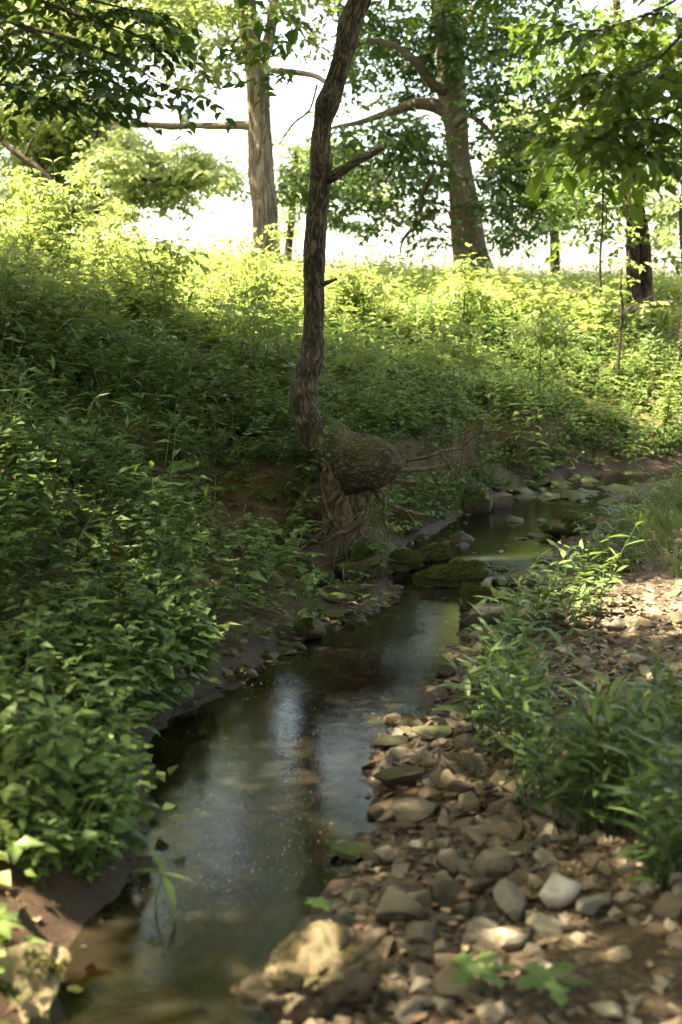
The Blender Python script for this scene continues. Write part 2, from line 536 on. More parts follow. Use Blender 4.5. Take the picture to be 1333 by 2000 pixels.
# ------------------------------------------------------------------ terrain
LSH = [(90, 2000), (105, 1900), (150, 1800), (270, 1690), (295, 1560), (262, 1480), (350, 1385), (480, 1312), (570, 1255), (650, 1222), (745, 1195),
       (765, 1130), (790, 1075), (870, 1040), (940, 992), (1040, 955), (1180, 932)]
RSH = [(560, 2000), (560, 1880), (640, 1790), (715, 1700), (735, 1640), (705, 1570), (745, 1440), (855, 1385), (865, 1310), (915, 1240), (1000, 1185),
       (1065, 1120), (1110, 1060), (1190, 1000), (1235, 955)]
LS = np.vstack([[(-1.4, -12), (-1.0, -4), (-0.75, 0)], [G(*q)[:2] for q in LSH], [(4.2, 13.9), (7.5, 15.0), (14, 16.5), (60, 24)]])
RS = np.vstack([[(-0.5, -12), (-0.35, -4), (-0.2, 0)], [G(*q)[:2] for q in RSH], [(4.4, 13.0), (7.6, 14.0), (14, 15.4), (60, 22)]])
LS = LS[np.argsort(LS[:, 1], kind='stable')]
RS = RS[np.argsort(RS[:, 1], kind='stable')]


def pdist(x, y, poly):
    d = np.full(x.shape, 1e9)
    for a, b in zip(poly[:-1], poly[1:]):
        e = b - a
        t = np.clip(((x - a[0]) * e[0] + (y - a[1]) * e[1]) / (e @ e), 0, 1)
        d = np.minimum(d, (x - a[0] - t * e[0]) ** 2 + (y - a[1] - t * e[1]) ** 2)
    return np.sqrt(d)


def banks(x, y):
    """signed distances: left (>0 on the left bank), right (>0 on the right bank)"""
    x, y = np.broadcast_arrays(np.asarray(x, float), np.asarray(y, float))
    jx = x + 0.05 * nz2(x, y, 3.0, 3, 1) + 0.02 * nz2(x, y, 14.0, 2, 2)
    jy = y + 0.05 * nz2(x, y, 3.0, 3, 3)
    xl = np.interp(jy, LS[:, 1], LS[:, 0])
    xr = np.interp(jy, RS[:, 1], RS[:, 0])
    dl, dr = pdist(jx, jy, LS), pdist(jx, jy, RS)
    return np.where(jx < xl, dl, -dl), np.where(jx > xr, dr, -dr)


def zwater(y):
    return 0.045 * sstep(7.7, 8.3, np.asarray(y, float))


def hgt(x, y):
    x, y = np.broadcast_arrays(np.asarray(x, float), np.asarray(y, float))
    tl, tr = banks(x, y)
    zw = zwater(y)
    bed = -0.15 * sstep(0, 0.38, np.minimum(-tl, -tr)) + 0.035 * nz2(x, y, 5, 3, 5) + 0.012 * nz2(x, y, 28, 2, 6)
    shelf = 0.42 * np.exp(-((y - 7.35) / 0.65) ** 2)
    t2 = np.where(tl > shelf, tl - shelf, 0)
    A = np.interp(t2, [0, .05, .22, .6, 1.5, 2.9, 4.5, 8, 12, 20, 60, 400], [0, .04, .15, .36, .86, 1.42, 1.66, 1.92, 2.15, 2.32, 2.35, 2.35])
    S = np.interp(t2, [0, .12, .32, .42, 1.5, 2.9, 4.5, 8, 12, 20, 60, 400], [0, .05, .22, .58, 1.0, 1.36, 1.56, 1.85, 2.1, 2.28, 2.35, 2.35])
    k = sstep(8.2, 8.9, y) * (1 - sstep(12.5, 14, y))
    L = A * (1 - k) + S * k
    L = L + 0.28 * sstep(-1.0, -4.5, x) * sstep(0.5, 3.5, tl)
    L = L + np.clip(t2 * 1.2, 0, 1) * (0.10 * nz2(x, y, 1.3, 3, 7) + 0.05 * nz2(x, y, 5, 3, 8)) + np.clip(t2 * 5, .25, 1) * (0.022 * nz2(x, y, 17, 3, 9))
    L = L + 0.34 * np.exp(-((x + .22) / .34) ** 2 - ((y - 8.25) / .30) ** 2) + 0.10 * np.exp(-((x + .45) / .3) ** 2 - ((y - 7.9) / .3) ** 2)
    L = L + 0.02 * (tl > 0) * np.clip(tl / 0.05, 0, 1)
    R = np.interp(tr, [0, .08, .5, 1, 2, 3.5, 6, 12, 400], [0, .02, .07, .12, .24, .55, 1.05, 1.3, 1.5])
    R = R + np.clip(tr * 3, 0, 1) * (0.05 * nz2(x, y, 1.8, 3, 10) + 0.02 * nz2(x, y, 9, 2, 11))
    out = np.where(tl > 0, L, np.where(tr > 0, R, bed))
    return out + zw


def hz(x, y):
    return float(hgt(np.array([x]), np.array([y]))[0])


def axis_pts(segs):
    o = []
    for a, b, n in segs:
        o.append(np.linspace(a, b, n, endpoint=False))
    return np.concatenate(o + [[segs[-1][1]]])


gx = axis_pts([(-400, -60, 10), (-60, -15, 18), (-15, -5, 34), (-5, -2.2, 46), (-2.2, 2.6, 130), (2.6, 5, 34), (5, 15, 30), (15, 60, 18), (60, 400, 10)])
gy = axis_pts([(-60, -10, 12), (-10, 1.8, 26), (1.8, 5.5, 115), (5.5, 10, 100), (10, 15, 45), (15, 30, 60), (30, 80, 22), (80, 700, 16)])
XX, YY = np.meshgrid(gx, gy)
ZZ = hgt(XX, YY)
TL, TR = banks(XX, YY)
nx, ny = len(gx), len(gy)
i, j = np.meshgrid(np.arange(ny - 1), np.arange(nx - 1), indexing='ij')
a = (i * nx + j).ravel()
Q = np.stack([a, a + 1, a + nx + 1, a + nx], -1)
wet = np.clip(1.25 - (ZZ - zwater(YY)) / 0.16, 0, 1)
grassy = np.clip(sstep(3.0, 5.0, TL) * sstep(9.5, 11.5, YY) + sstep(2.5, 4.5, TL) * 0.7 + sstep(1.8, 3, TR) * 0.7 + 0.25 * sstep(0.6, 1.5, TL), 0, 1)
gravelly = sstep(0.0, 0.15, TR) * (1 - sstep(2.0, 3.0, TR)) * (1 - 0.8 * sstep(0.5, 0.9, XX) * (1 - sstep(3.3, 3.9, YY))) + 0.25 * (np.minimum(-TL, -TR) > 0)
o = link('ground', new_mesh('ground', np.stack([XX, YY, ZZ], -1).reshape(-1, 3), [Q], M_SOIL, smooth=True,
         attrs={'wet': wet.ravel(), 'grassy': grassy.ravel(), 'gravelly': np.clip(gravelly, 0, 1).ravel()}))
tag(o, 'brown earth banks, creek bed and meadow rising behind the creek', None, kind='structure')

# water sheet
yy = axis_pts([(-12, 1.8, 20), (1.8, 14.5, 130), (14.5, 24, 20)])
xl = np.interp(yy, LS[:, 1], LS[:, 0]) - 0.30
xr = np.interp(yy, RS[:, 1], RS[:, 0]) + 0.30
tt = np.linspace(0, 1, 14)
WX = xl[:, None] * (1 - tt) + xr[:, None] * tt
WY = np.broadcast_to(yy[:, None], WX.shape)
i, j = np.meshgrid(np.arange(len(yy) - 1), np.arange(13), indexing='ij')
a = (i * 14 + j).ravel()
o = link('water', new_mesh('water', np.stack([WX, WY, zwater(WY)], -1).reshape(-1, 3), [np.stack([a, a + 1, a + 15, a + 14], -1)], M_WATER, smooth=True))
tag(o, 'shallow still brown creek water winding between the banks', None, kind='structure')

# ------------------------------------------------------------------ leaves and plants
LEAFDEF = {
    'ovate': ([0, .12, .35, .65, 1], [.03, .20, .30, .19, 0], .18, .22),
    'heart': ([0, .08, .35, .7, 1], [.10, .34, .42, .24, 0], .12, .18),
    'lance': ([0, .15, .4, .7, 1], [.02, .085, .115, .075, 0], .28, .12),
    'big': ([0, .12, .35, .65, 1], [.02, .15, .235, .15, 0], .30, .20),
    'oak': ([0, .2, .3, .42, .52, .66, .75, .9, 1], [.03, .10, .30, .14, .36, .16, .26, .10, 0], .15, .1),
}


def leaf_geo(kind):
    t, wd, droop, fold = LEAFDEF[kind]
    V, Qs = [], []
    for s, h in zip(t, wd):
        z = -droop * s * s
        V += [(-h, s, z + fold * h), (0, s, z), (h, s, z + fold * h)]
    for k in range(len(t) - 1):
        a = 3 * k
        Qs += [(a, a + 1, a + 4, a + 3), (a + 1, a + 2, a + 5, a + 4)]
    return np.array(V, float), np.array(Qs)


LGEO = {k: leaf_geo(k) for k in LEAFDEF}
DIA_V = np.array([(0, 0, 0), (-.27, .42, .06), (0, 1, -.12), (.27, .42, .06)], float)
DIA_Q = np.array([(0, 3, 2, 1)])


def frame(d, up=(0, 0, 1), roll=0.0):
    """columns: x, y(=d), z with z as near to 'up' as possible"""
    d = np.asarray(d, float)
    d = d / (np.linalg.norm(d) + 1e-9)
    x = np.cross(d, up)
    if np.linalg.norm(x) < 1e-4:
        x = np.array([1.0, 0, 0])
    x /= np.linalg.norm(x)
    z = np.cross(x, d)
    if roll:
        x, z = x * math.cos(roll) + z * math.sin(roll), z * math.cos(roll) - x * math.sin(roll)
    return np.column_stack([x, d, z])


def lm(pos, d, s, roll=0.0):
    M = np.eye(4)
    M[:3, :3] = frame(d, roll=roll) * s
    M[:3, 3] = pos
    return M


def stem_pts(h, lean, r, k=5):
    a = r.uniform(0, 6.28)
    t = np.linspace(0, 1, k)
    return np.column_stack([lean * h * t ** 1.6 * math.cos(a), lean * h * t ** 1.6 * math.sin(a), h * t])


def along(pts, t):
    q = t * (len(pts) - 1)
    k = min(int(q), len(pts) - 2)
    return pts[k] + (pts[k + 1] - pts[k]) * (q - k)


def make_plant(kind, seed, h=0.4):
    """returns (list of stems (pts, radii), list of (4x4, leaf kind))"""
    r = random.Random(seed)
    stems, leaves = [], []
    if kind == 'broad':
        for q in range(r.choice([1, 2, 2])):
            hh = h * r.uniform(.7, 1.05)
            st = stem_pts(hh, r.uniform(.1, .4), r)
            if q:
                st = st + np.array([r.uniform(-.03, .03), r.uniform(-.03, .03), 0])
            stems.append((st, [.0028, .0025, .0022, .0018, .001]))
            n = 5
            a0 = r.uniform(0, 3)
            for k in range(n):
                t = .28 + .72 * k / (n - 1)
                p = along(st, t)
                L = (0.085 - .012 * abs(k - 2)) * r.uniform(.85, 1.15) * (h / .35) ** .5 * (0.6 if k == n - 1 else 1)
                for s in (0, 1):
                    a = a0 + k * 1.57 + s * 3.14 + r.uniform(-.3, .3)
                    e = r.uniform(-.25, .35) + (.4 if k == n - 1 else 0)
                    d = np.array([math.cos(a) * math.cos(e), math.sin(a) * math.cos(e), math.sin(e)])
                    leaves.append((lm(p + d * .012, d, L, r.uniform(-.35, .35)), 'ovate'))
    elif kind == 'lance':
        for q in range(r.choice([2, 3, 3])):
            hh = h * r.uniform(.65, 1.05)
            st = stem_pts(hh, r.uniform(.2, .6), r)
            if q:
                st = st + np.array([r.uniform(-.05, .05), r.uniform(-.05, .05), 0])
            stems.append((st, [.003, .0026, .0022, .0018, .001]))
            n = 7
            a0 = r.uniform(0, 6)
            for k in range(n):
                t = .2 + .8 * k / (n - 1)
                a = a0 + k * 2.4 + r.uniform(-.3, .3)
                e = r.uniform(.1, .75) + (.3 if k == n - 1 else 0)
                d = np.array([math.cos(a) * math.cos(e), math.sin(a) * math.cos(e), math.sin(e)])
                L = r.uniform(.085, .125) * (0.7 if k == n - 1 else 1) * (h / .35) ** .5
                leaves.append((lm(along(st, t), d, L, r.uniform(-.5, .5)), 'lance'))
    elif kind == 'tall':
      for q in range(r.choice([2, 2, 3])):
        st = stem_pts(h * (1 if not q else r.uniform(.55, .9)), r.uniform(.1, .4), r, 6)
        stems.append((st, [.007, .006, .0055, .0045, .0035, .002]))
        n = 9
        a0 = r.uniform(0, 3)
        for k in range(n):
            t = .25 + .75 * k / (n - 1)
            p = along(st, t)
            L = r.uniform(.13, .18) * (h / 1.0) ** .4 * (0.55 if k >= n - 2 else 1)
            for s in (0, 1):
                a = a0 + k * 1.57 + s * 3.14 + r.uniform(-.3, .3)
                e = r.uniform(-.1, .5) + (.35 if k >= n - 2 else 0)
                d = np.array([math.cos(a) * math.cos(e), math.sin(a) * math.cos(e), math.sin(e)])
                leaves.append((lm(p + d * .01, d, L, r.uniform(-.3, .3)), 'big'))
    elif kind == 'trefoil':
        for q in range(r.choice([3, 4, 5])):
            a = r.uniform(0, 6.28)
            ln = h * r.uniform(.6, 1.2)
            tip = np.array([math.cos(a) * ln * .6, math.sin(a) * ln * .6, ln * r.uniform(.6, .95)])
            stems.append((np.array([(0, 0, 0), tip * np.array([.4, .4, .65]), tip]), [.0014, .0012, .001]))
            L = r.uniform(.045, .07)
            for s in (-1.3, 0, 1.3):
                b = a + s
                e = r.uniform(-.35, .2)
                d = np.array([math.cos(b) * math.cos(e), math.sin(b) * math.cos(e), math.sin(e)])
                leaves.append((lm(tip, d, L * (1.12 if s == 0 else 1), r.uniform(-.3, .3)), 'ovate'))
    elif kind == 'creeper':
        for q in range(r.choice([7, 9, 11])):
            a, rr = r.uniform(0, 6.28), r.uniform(.01, h)
            p = np.array([math.cos(a) * rr, math.sin(a) * rr, r.uniform(.015, .07)])
            b = r.uniform(0, 6.28)
            e = r.uniform(-.5, .3)
            d = np.array([math.cos(b) * math.cos(e), math.sin(b) * math.cos(e), math.sin(e)])
            leaves.append((lm(p, d, r.uniform(.03, .055), r.uniform(-.4, .4)), 'heart'))
    elif kind == 'feather':
        for q in range(r.choice([4, 5, 6])):
            a = r.uniform(0, 6.28)
            ln = h * r.uniform(.6, 1.2)
            el = r.uniform(.5, 1.25)
            pts = np.array([(math.cos(a) * ln * t * math.cos(el), math.sin(a) * ln * t * math.cos(el), ln * (t * math.sin(el) - .25 * t * t)) for t in (0, .35, .7, 1)])
            stems.append((pts, [.0015, .0013, .001, .0007]))
            for k in range(7):
                t = .25 + .75 * k / 6
                p = along(pts, t)
                for s in (-1, 1):
                    b = a + s * r.uniform(.8, 1.2)
                    e = r.uniform(-.2, .4)
                    d = np.array([math.cos(b) * math.cos(e), math.sin(b) * math.cos(e), math.sin(e)])
                    leaves.append((lm(p, d, r.uniform(.028, .045) * (1.15 - .5 * t), r.uniform(-.4, .4)), 'dia'))
    return stems, leaves


def plant_tpl(kind, seed, h, low=True, dia=False):
    """merged template for 'stuff': V, Q, rnd"""
    stems, leaves = make_plant(kind, seed, h)
    A = Acc()
    for pts, rad in stems:
        V, Q, _, _ = tube(pts, rad, 3, 3, closed=False)
        A.add(V, Q, rnd=.35)
    for M, lk in leaves:
        if lk == 'dia' or dia:
            V, Q = DIA_V * ([1, 1, 1] if lk == 'dia' else [max(LEAFDEF[lk][1]) * 3.9, 1, 1.5]), DIA_Q
        elif low:
            t, wd, dr, fo = LEAFDEF[lk]
            wm = max(wd)
            V = np.array([(0, 0, 0), (-wm, .36, fo * wm), (0, .42, -dr * .17), (wm, .36, fo * wm), (0, 1, -dr)])
            Q = np.array([(0, 2, 4, 1), (0, 3, 4, 2)])
        else:
            V, Q = LGEO[lk]
        A.add(V @ M[:3, :3].T + M[:3, 3], Q, rnd=random.random())
    V, f, R, _ = A.data()
    return V, f[0], R


def grass_tpl(seed, n=16, h=0.25, wd=0.006, spread=.05, seg=3):
    r = random.Random(seed)
    A = Acc()
    for k in range(n):
        a = r.uniform(0, 6.28)
        p0 = np.array([r.gauss(0, spread * .5), r.gauss(0, spread * .5), 0])
        hh = h * r.uniform(.5, 1.15)
        ben = r.uniform(.15, .8) * hh
        d = np.array([math.cos(a), math.sin(a), 0])
        x = np.array([-d[1], d[0], 0])
        V = []
        for s in range(seg + 1):
            t = s / seg
            c = p0 + d * ben * t ** 1.8 + np.array([0, 0, hh * (t - .3 * t ** 3)])
            ww = wd * r.uniform(.8, 1.2) * (1 - t) ** .6 * .5 + .0003
            V += [c - x * ww, c + x * ww]
        A.add(V, [(2 * s, 2 * s + 1, 2 * s + 3, 2 * s + 2) for s in range(seg)], rnd=r.random())
    V, f, R, _ = A.data()
    return V, f[0], R


def rotz(a):
    c, s = np.cos(a), np.sin(a)
    z, o_ = np.zeros_like(a), np.ones_like(a)
    return np.stack([np.stack([c, -s, z], -1), np.stack([s, c, z], -1), np.stack([z, z, o_], -1)], -2)


def scatter(acc, tpls, pos, scale, tilt=None, rnd_shift=0.35):
    """tpls: list of (V,Q,R); pos (n,3); scale (n,); tilt (n,2) leaning added as shear of height"""
    n = len(pos)
    which = RNG.integers(0, len(tpls), n)
    for k, (V, Qd, R) in enumerate(tpls):
        m_ = which == k
        c = int(m_.sum())
        if not c:
            continue
        rot = rotz(RNG.uniform(0, 6.28, c))
        W = np.einsum('nij,kj->nki', rot, V) * scale[m_][:, None, None]
        if tilt is not None:
            W[..., :2] += W[..., 2:3] * tilt[m_][:, None, :]
        W += pos[m_][:, None, :]
        q = Qd[None] + (np.arange(c) * len(V))[:, None, None]
        r = (R[None] + RNG.uniform(-rnd_shift, rnd_shift, (c, 1))) % 1.0
        acc.add(W.reshape(-1, 3), q.reshape(-1, 4), rnd=r.ravel())


def in_view(x, y, z, mu=90, mv=110):
    """inside the frame plus a margin in photo pixels"""
    d = y * math.cos(PITCH) - (z - CAMZ) * math.sin(PITCH)
    up = y * math.sin(PITCH) + (z - CAMZ) * math.cos(PITCH)
    d = np.maximum(d, 0.01)
    u = CX + FPX * x / d
    v = CY - FPX * up / d
    return (d > .5) & (u > -mu) & (u < 1333 + mu) & (v > -mv) & (v < 2000 + mv), u, v


def slope(x, y):
    e = .05
    return np.stack([(hgt(x + e, y) - hgt(x - e, y)) / (2 * e), (hgt(x, y + e) - hgt(x, y - e)) / (2 * e)], -1)


def spots(n, x0, x1, y0, y1, dens, margin=90):
    x = RNG.uniform(x0, x1, n)
    y = RNG.uniform(y0, y1, n)
    z = hgt(x, y)
    ok, u, v = in_view(x, y, z, margin, 130)
    tl, tr = banks(x, y)
    ok &= RNG.random(n) < dens(x, y, tl, tr, u, v)
    return np.stack([x, y, z], -1)[ok]


# bare earth patches (photo places) where little grows
BARE = [(680, 1030, 90, 70), (440, 1010, 60, 90), (840, 930, 110, 45), (560, 1085, 60, 50), (640, 1160, 130, 70), (380, 870, 40, 50), (305, 1470, 30, 40), (170, 1800, 110, 60), (470, 1300, 80, 22), (1010, 935, 110, 14), (30, 1290, 50, 30), (620, 790, 50, 30), (330, 960, 60, 35), (250, 880, 45, 22), (525, 960, 40, 55), (120, 1090, 55, 22), (440, 1130, 35, 35), (900, 915, 70, 30), (1290, 830, 50, 28), (60, 1900, 130, 120), (20, 1990, 140, 80)]


def bare(u, v):
    b = np.zeros(np.shape(u))
    for cu, cv, ru, rv in BARE:
        b = np.maximum(b, np.exp(-(((u - cu) / ru) ** 2 + ((v - cv) / rv) ** 2) * 1.1))
    return b


# ------------------------------------------------------------------ bank ground cover (uncountable)
T_CREEP = [plant_tpl('creeper', 100 + k, .10) for k in range(6)]
T_TREF = [plant_tpl('trefoil', 200 + k, .13) for k in range(6)]
T_FEA = [plant_tpl('feather', 300 + k, .22) for k in range(6)]
T_BRO = [plant_tpl('broad', 400 + k, .30) for k in range(6)]
T_LAN = [plant_tpl('lance', 500 + k, .32) for k in range(6)]
T_TALL = [plant_tpl('tall', 600 + k, .7) for k in range(6)]
T_GR = [grass_tpl(700 + k) for k in range(6)]
T_GRL = [grass_tpl(720 + k, 20, .42, .007, .09, 3) for k in range(5)]
T_GRM = [grass_tpl(740 + k, 12, .42, .010, .12, 2) for k in range(5)]
T_BROF = [plant_tpl('broad', 400 + k, .30, dia=True) for k in range(6)]
T_LANF = [plant_tpl('lance', 500 + k, .32, dia=True) for k in range(6)]
T_TALLF = [plant_tpl('tall', 600 + k, .9, dia=True) for k in range(6)]


def bank_dens(mx, lo=.12, hi=3.6, seed=0, yfar=16):
    def f(x, y, tl, tr, u, v):
        d = sstep(lo - .06, lo + .08, tl) * (1 - sstep(hi, hi + .8, tl)) * (y < yfar)
        nse = sstep(-.22, .10, nz2(x, y, 1.5, 3, 40 + seed))
        return mx * d * (.16 + .84 * nse) * (1 - .93 * bare(u, v))
    return f


acc = Acc()
p = spots(16000, -4.5, 5, 1.8, 16, bank_dens(1.0, .03, 5, 0))
scatter(acc, T_CREEP, p, RNG.uniform(.7, 1.5, len(p)), slope(p[:, 0], p[:, 1])[:, :] * 0)
p = spots(9000, -4.5, 5, 1.8, 16, bank_dens(.9, .06, 5, 1))
scatter(acc, T_TREF, p, RNG.uniform(.7, 1.4, len(p)))
p = spots(5200, -2, 4.2, 2.3, 13, lambda x, y, tl, tr, u, v: (tl > .0) * (tl < .3) * ((u > 260) | (v < 1740)) * (1 - bare(u, v)) * (.25 + .75 * sstep(-.25, .1, nz2(x, y, 2.5, 2, 46))) * (1 - .8 * np.exp(-(((u - 660) / 110) ** 2 + ((v - 1150) / 80) ** 2))))
scatter(acc, T_TREF, p, RNG.uniform(.5, 1.1, len(p)), -slope(p[:, 0], p[:, 1]) * .3)
V, f, R, _ = acc.data()
tag(link('ground_cover', new_mesh('ground_cover', V, f, M_COVER, rnd=R)), 'low creeping leafy ground cover on the shaded creek bank', 'ground cover', kind='stuff')
acc = Acc()
p = spots(7500, -4.5, 5.5, 2.4, 15, bank_dens(.8, .12, 6, 2, 18))
scatter(acc, T_FEA, p, RNG.uniform(.7, 1.5, len(p)))
V, f, R, _ = acc.data()
tag(link('feathery_undergrowth', new_mesh('feathery_undergrowth', V, f, M_COVER, rnd=R)), 'fine feathery green undergrowth covering the shaded bank', 'undergrowth', kind='stuff')
acc = Acc()
p = spots(5000, -4.5, 5.5, 2.2, 18, bank_dens(.6, .06, 6, 3, 18))
scatter(acc, T_GR, p, RNG.uniform(.6, 1.3, len(p)))
p = spots(900, 1.4, 4.5, 6.5, 13, lambda x, y, tl, tr, u, v: .9 * sstep(.25, .55, tr) * sstep(-.2, .1, nz2(x, y, 1.5, 2, 60)) * (u > 1130) * (v < 1130))
scatter(acc, T_GRL, p, RNG.uniform(.4, .85, len(p)), RNG.normal(size=(len(p), 2)) * .25 + np.array([-.3, -.15]))
V, f, R, _ = acc.data()
tag(link('grass', new_mesh('grass', V, f, M_GRASS, rnd=R)), 'loose green grass on the creek banks', 'grass', kind='stuff')
# broad-leaved plants that blend into the bank (beyond the individual ones)
acc = Acc()
p = spots(5200, -4.5, 5.5, 3.4, 16, bank_dens(.8, .12, 6, 4, 18))
scatter(acc, T_BRO, p, RNG.uniform(.7, 1.4, len(p)))
p = spots(2300, -4.5, 5.5, 4.8, 16, bank_dens(.8, .45, 6, 5, 18))
scatter(acc, T_LAN, p, RNG.uniform(.7, 1.7, len(p)))
p = spots(160, 1.4, 4.5, 6.8, 12, lambda x, y, tl, tr, u, v: .8 * sstep(.3, .6, tr) * (u > 1130) * (v < 1130))
scatter(acc, T_LAN, p, RNG.uniform(.7, 1.3, len(p)))
p = spots(420, -4, 2, 4.5, 12, bank_dens(.8, .4, 5, 6, 14))
scatter(acc, T_CREEP, p, RNG.uniform(1.8, 2.8, len(p)))
p = spots(420, -4, 4, 5, 12, bank_dens(.8, .4, 5, 7, 14))
scatter(acc, T_FEA, p, RNG.uniform(1.6, 2.6, len(p)))
p = spots(3200, -.2, 5.2, 8.4, 13.8, lambda x, y, tl, tr, u, v: .95 * (1 - .8 * bare(u, v)) * sstep(.10, .2, tl) * (tl < 1.5) * (1 - .8 * np.exp(-(((u - 680) / 80) ** 2 + ((v - 1000) / 90) ** 2))))
scatter(acc, T_BRO, p, RNG.uniform(.6, 1.15, len(p)), slope(p[:, 0], p[:, 1]) * -.25)
V, f, R, _ = acc.data()
tag(link('bank_undergrowth', new_mesh('bank_undergrowth', V, f, M_BROAD, rnd=R)), 'dense broad-leaved undergrowth on the upper creek bank', 'undergrowth', kind='stuff')


# sunlit meadow along the top of the bank
def mead(mx, lo, seed):
    def f(x, y, tl, tr, u, v):
        return mx * sstep(lo, lo + 1.2, tl) * (.35 + .65 * sstep(-.3, .15, nz2(x, y, .7, 3, seed)))
    return f


acc = Acc()
p = spots(7000, -7, 8, 9, 21, mead(1.0, 1.9, 70), 100)
scatter(acc, T_BROF, p, RNG.uniform(.8, 1.5, len(p)) * (.6 + 1.1 * sstep(-.25, .3, nz2(p[:, 0], p[:, 1], 1.3, 2, 77))))
p = spots(2200, -7, 8, 9.5, 21, mead(.9, 2.4, 71), 100)
scatter(acc, T_LANF, p, RNG.uniform(1.0, 2.0, len(p)))
p = spots(2600, -7, 8, 9, 20, mead(.9, 2.0, 72), 100)
scatter(acc, T_FEA, p, RNG.uniform(1.2, 2.4, len(p)))
p = spots(260, -5, 6, 9.5, 16, lambda x, y, tl, tr, u, v: .75 * sstep(2.3, 3.2, tl) * sstep(-.1, .2, nz2(x, y, .8, 2, 75)), 100)
scatter(acc, T_TALLF, p, RNG.uniform(.45, .9, len(p)))
p = spots(700, -5.5, .2, 11, 17, lambda x, y, tl, tr, u, v: .75 * (1 - sstep(200, 520, u)) * sstep(2.3, 3.2, tl) * sstep(-.35, .1, nz2(x, y, 1.0, 2, 76)), 100)
u_ = in_view(p[:, 0], p[:, 1], p[:, 2])[1]
scatter(acc, T_TALLF, p, RNG.uniform(.45, 1.2, len(p)) * (1 - .45 * sstep(150, 480, u_)) * (.55 + .6 * sstep(-.2, .25, nz2(p[:, 0], p[:, 1], 1.2, 2, 78))))
V, f, R, _ = acc.data()
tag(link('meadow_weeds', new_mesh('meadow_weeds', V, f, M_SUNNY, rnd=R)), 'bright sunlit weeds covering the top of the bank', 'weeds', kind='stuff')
acc = Acc()
p = spots(4200, -9, 9, 9.5, 32, mead(1.0, 2.2, 73), 120)
scatter(acc, T_GRM, p, RNG.uniform(.7, 1.4, len(p)))
V, f, R, _ = acc.data()
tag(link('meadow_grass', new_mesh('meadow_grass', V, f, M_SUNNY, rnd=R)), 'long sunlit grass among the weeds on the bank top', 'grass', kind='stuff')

# crumbs and pebbles lying on the bare banks
ICO0 = (np.array([(0, 0, 1), (.9, 0, .3), (.28, .85, .25), (-.72, .53, .3), (-.7, -.5, .2), (.3, -.9, .3), (0, 0, -.4)], float), np.array([(0, 1, 2), (0, 2, 3), (0, 3, 4), (0, 4, 5), (0, 5, 1), (6, 2, 1), (6, 3, 2), (6, 4, 3), (6, 5, 4), (6, 1, 5)]))
x = RNG.uniform(-2.4, 3.5, 26000)
y = 2 + 10.5 * RNG.random(26000) ** 1.3
tl, tr = banks(x, y)
z = hgt(x, y)
ok, u, v = in_view(x, y, z, 30, 30)
ok &= (tl > -.06) & (tl < 1.6) & (RNG.random(len(x)) < np.clip(.25 + bare(u, v) + .6 * (tl < .3), 0, 1))
x, y, z = x[ok], y[ok], z[ok]
sz = np.exp(RNG.normal(math.log(.008), .5, len(x)))
W = np.einsum('nij,kj->nki', rotz(RNG.uniform(0, 6.28, len(x))), ICO0[0] * [1, .8, .7]) * sz[:, None, None] + np.stack([x, y, z], -1)[:, None]
q = ICO0[1][None] + (np.arange(len(x)) * 7)[:, None, None]
tag(link('soil_crumbs', new_mesh('soil_crumbs', W.reshape(-1, 3), [q.reshape(-1, 3)], M_SOIL, attrs={'gravelly': np.repeat((RNG.random(len(x)) < .3) * 1.0, 7), 'wet': np.repeat(np.clip(1 - z / .12, 0, 1), 7)})), 'earth crumbs and pebbles lying on the bare bank', 'soil', kind='stuff')

# leaf litter
acc = Acc()
litter = [(LGEO['ovate'][0] * 1.0, LGEO['ovate'][1], np.full(15, .3)), (LGEO['oak'][0], LGEO['oak'][1], np.full(27, .6))]
p = spots(6000, -4, 4, 1.8, 13, lambda x, y, tl, tr, u, v: .75 * ((tl > .05) & (tl < 4)) * (.25 + .75 * bare(u, v)) + .5 * (tr > .05) * (tr < 2))
p[:, 2] += .012
scatter(acc, litter, p, RNG.uniform(.03, .07, len(p)), rnd_shift=.5)
V, f, R, _ = acc.data()
tag(link('leaf_litter', new_mesh('leaf_litter', V, f, M_DEAD, rnd=R)), 'brown dead leaves scattered over the bare earth', 'leaf litter', kind='stuff')

acc = Acc()                                              # dry stalks and dead twigs standing and lying among the plants
rr = random.Random(17)
p = spots(900, -4, 4.5, 3, 13, lambda x, y, tl, tr, u, v: .8 * (tl > .15) * (tl < 4.5), 40)
for c in p:
    a_, e_ = rr.uniform(0, 6.28), rr.choice([rr.uniform(.0, .5), rr.uniform(.8, 1.5)])
    ln = rr.uniform(.12, .45)
    d = np.array([math.cos(a_) * math.cos(e_), math.sin(a_) * math.cos(e_), math.sin(e_)])
    q = np.array([rr.gauss(0, .03), rr.gauss(0, .03), rr.gauss(0, .02)])
    V, Qd, _, bc = tube([c + [0, 0, .03], c + d * ln * .5 + q + [0, 0, .06], c + d * ln + [0, 0, .08]], [.0028, .0024, .0012], 4, 6, closed=False)
    acc.add(V, Qd, bc=bc)
V, f, R, B = acc.data()
tag(link('dead_stalks', new_mesh('dead_stalks', V, f, M_PALEWOOD, rnd=R, bc=B)), 'dry stalks and dead twigs among the plants of the bank', 'dead stalks', kind='stuff')

# ------------------------------------------------------------------ individual plants (things with stem and leaf parts)
LEAF_ME = {}


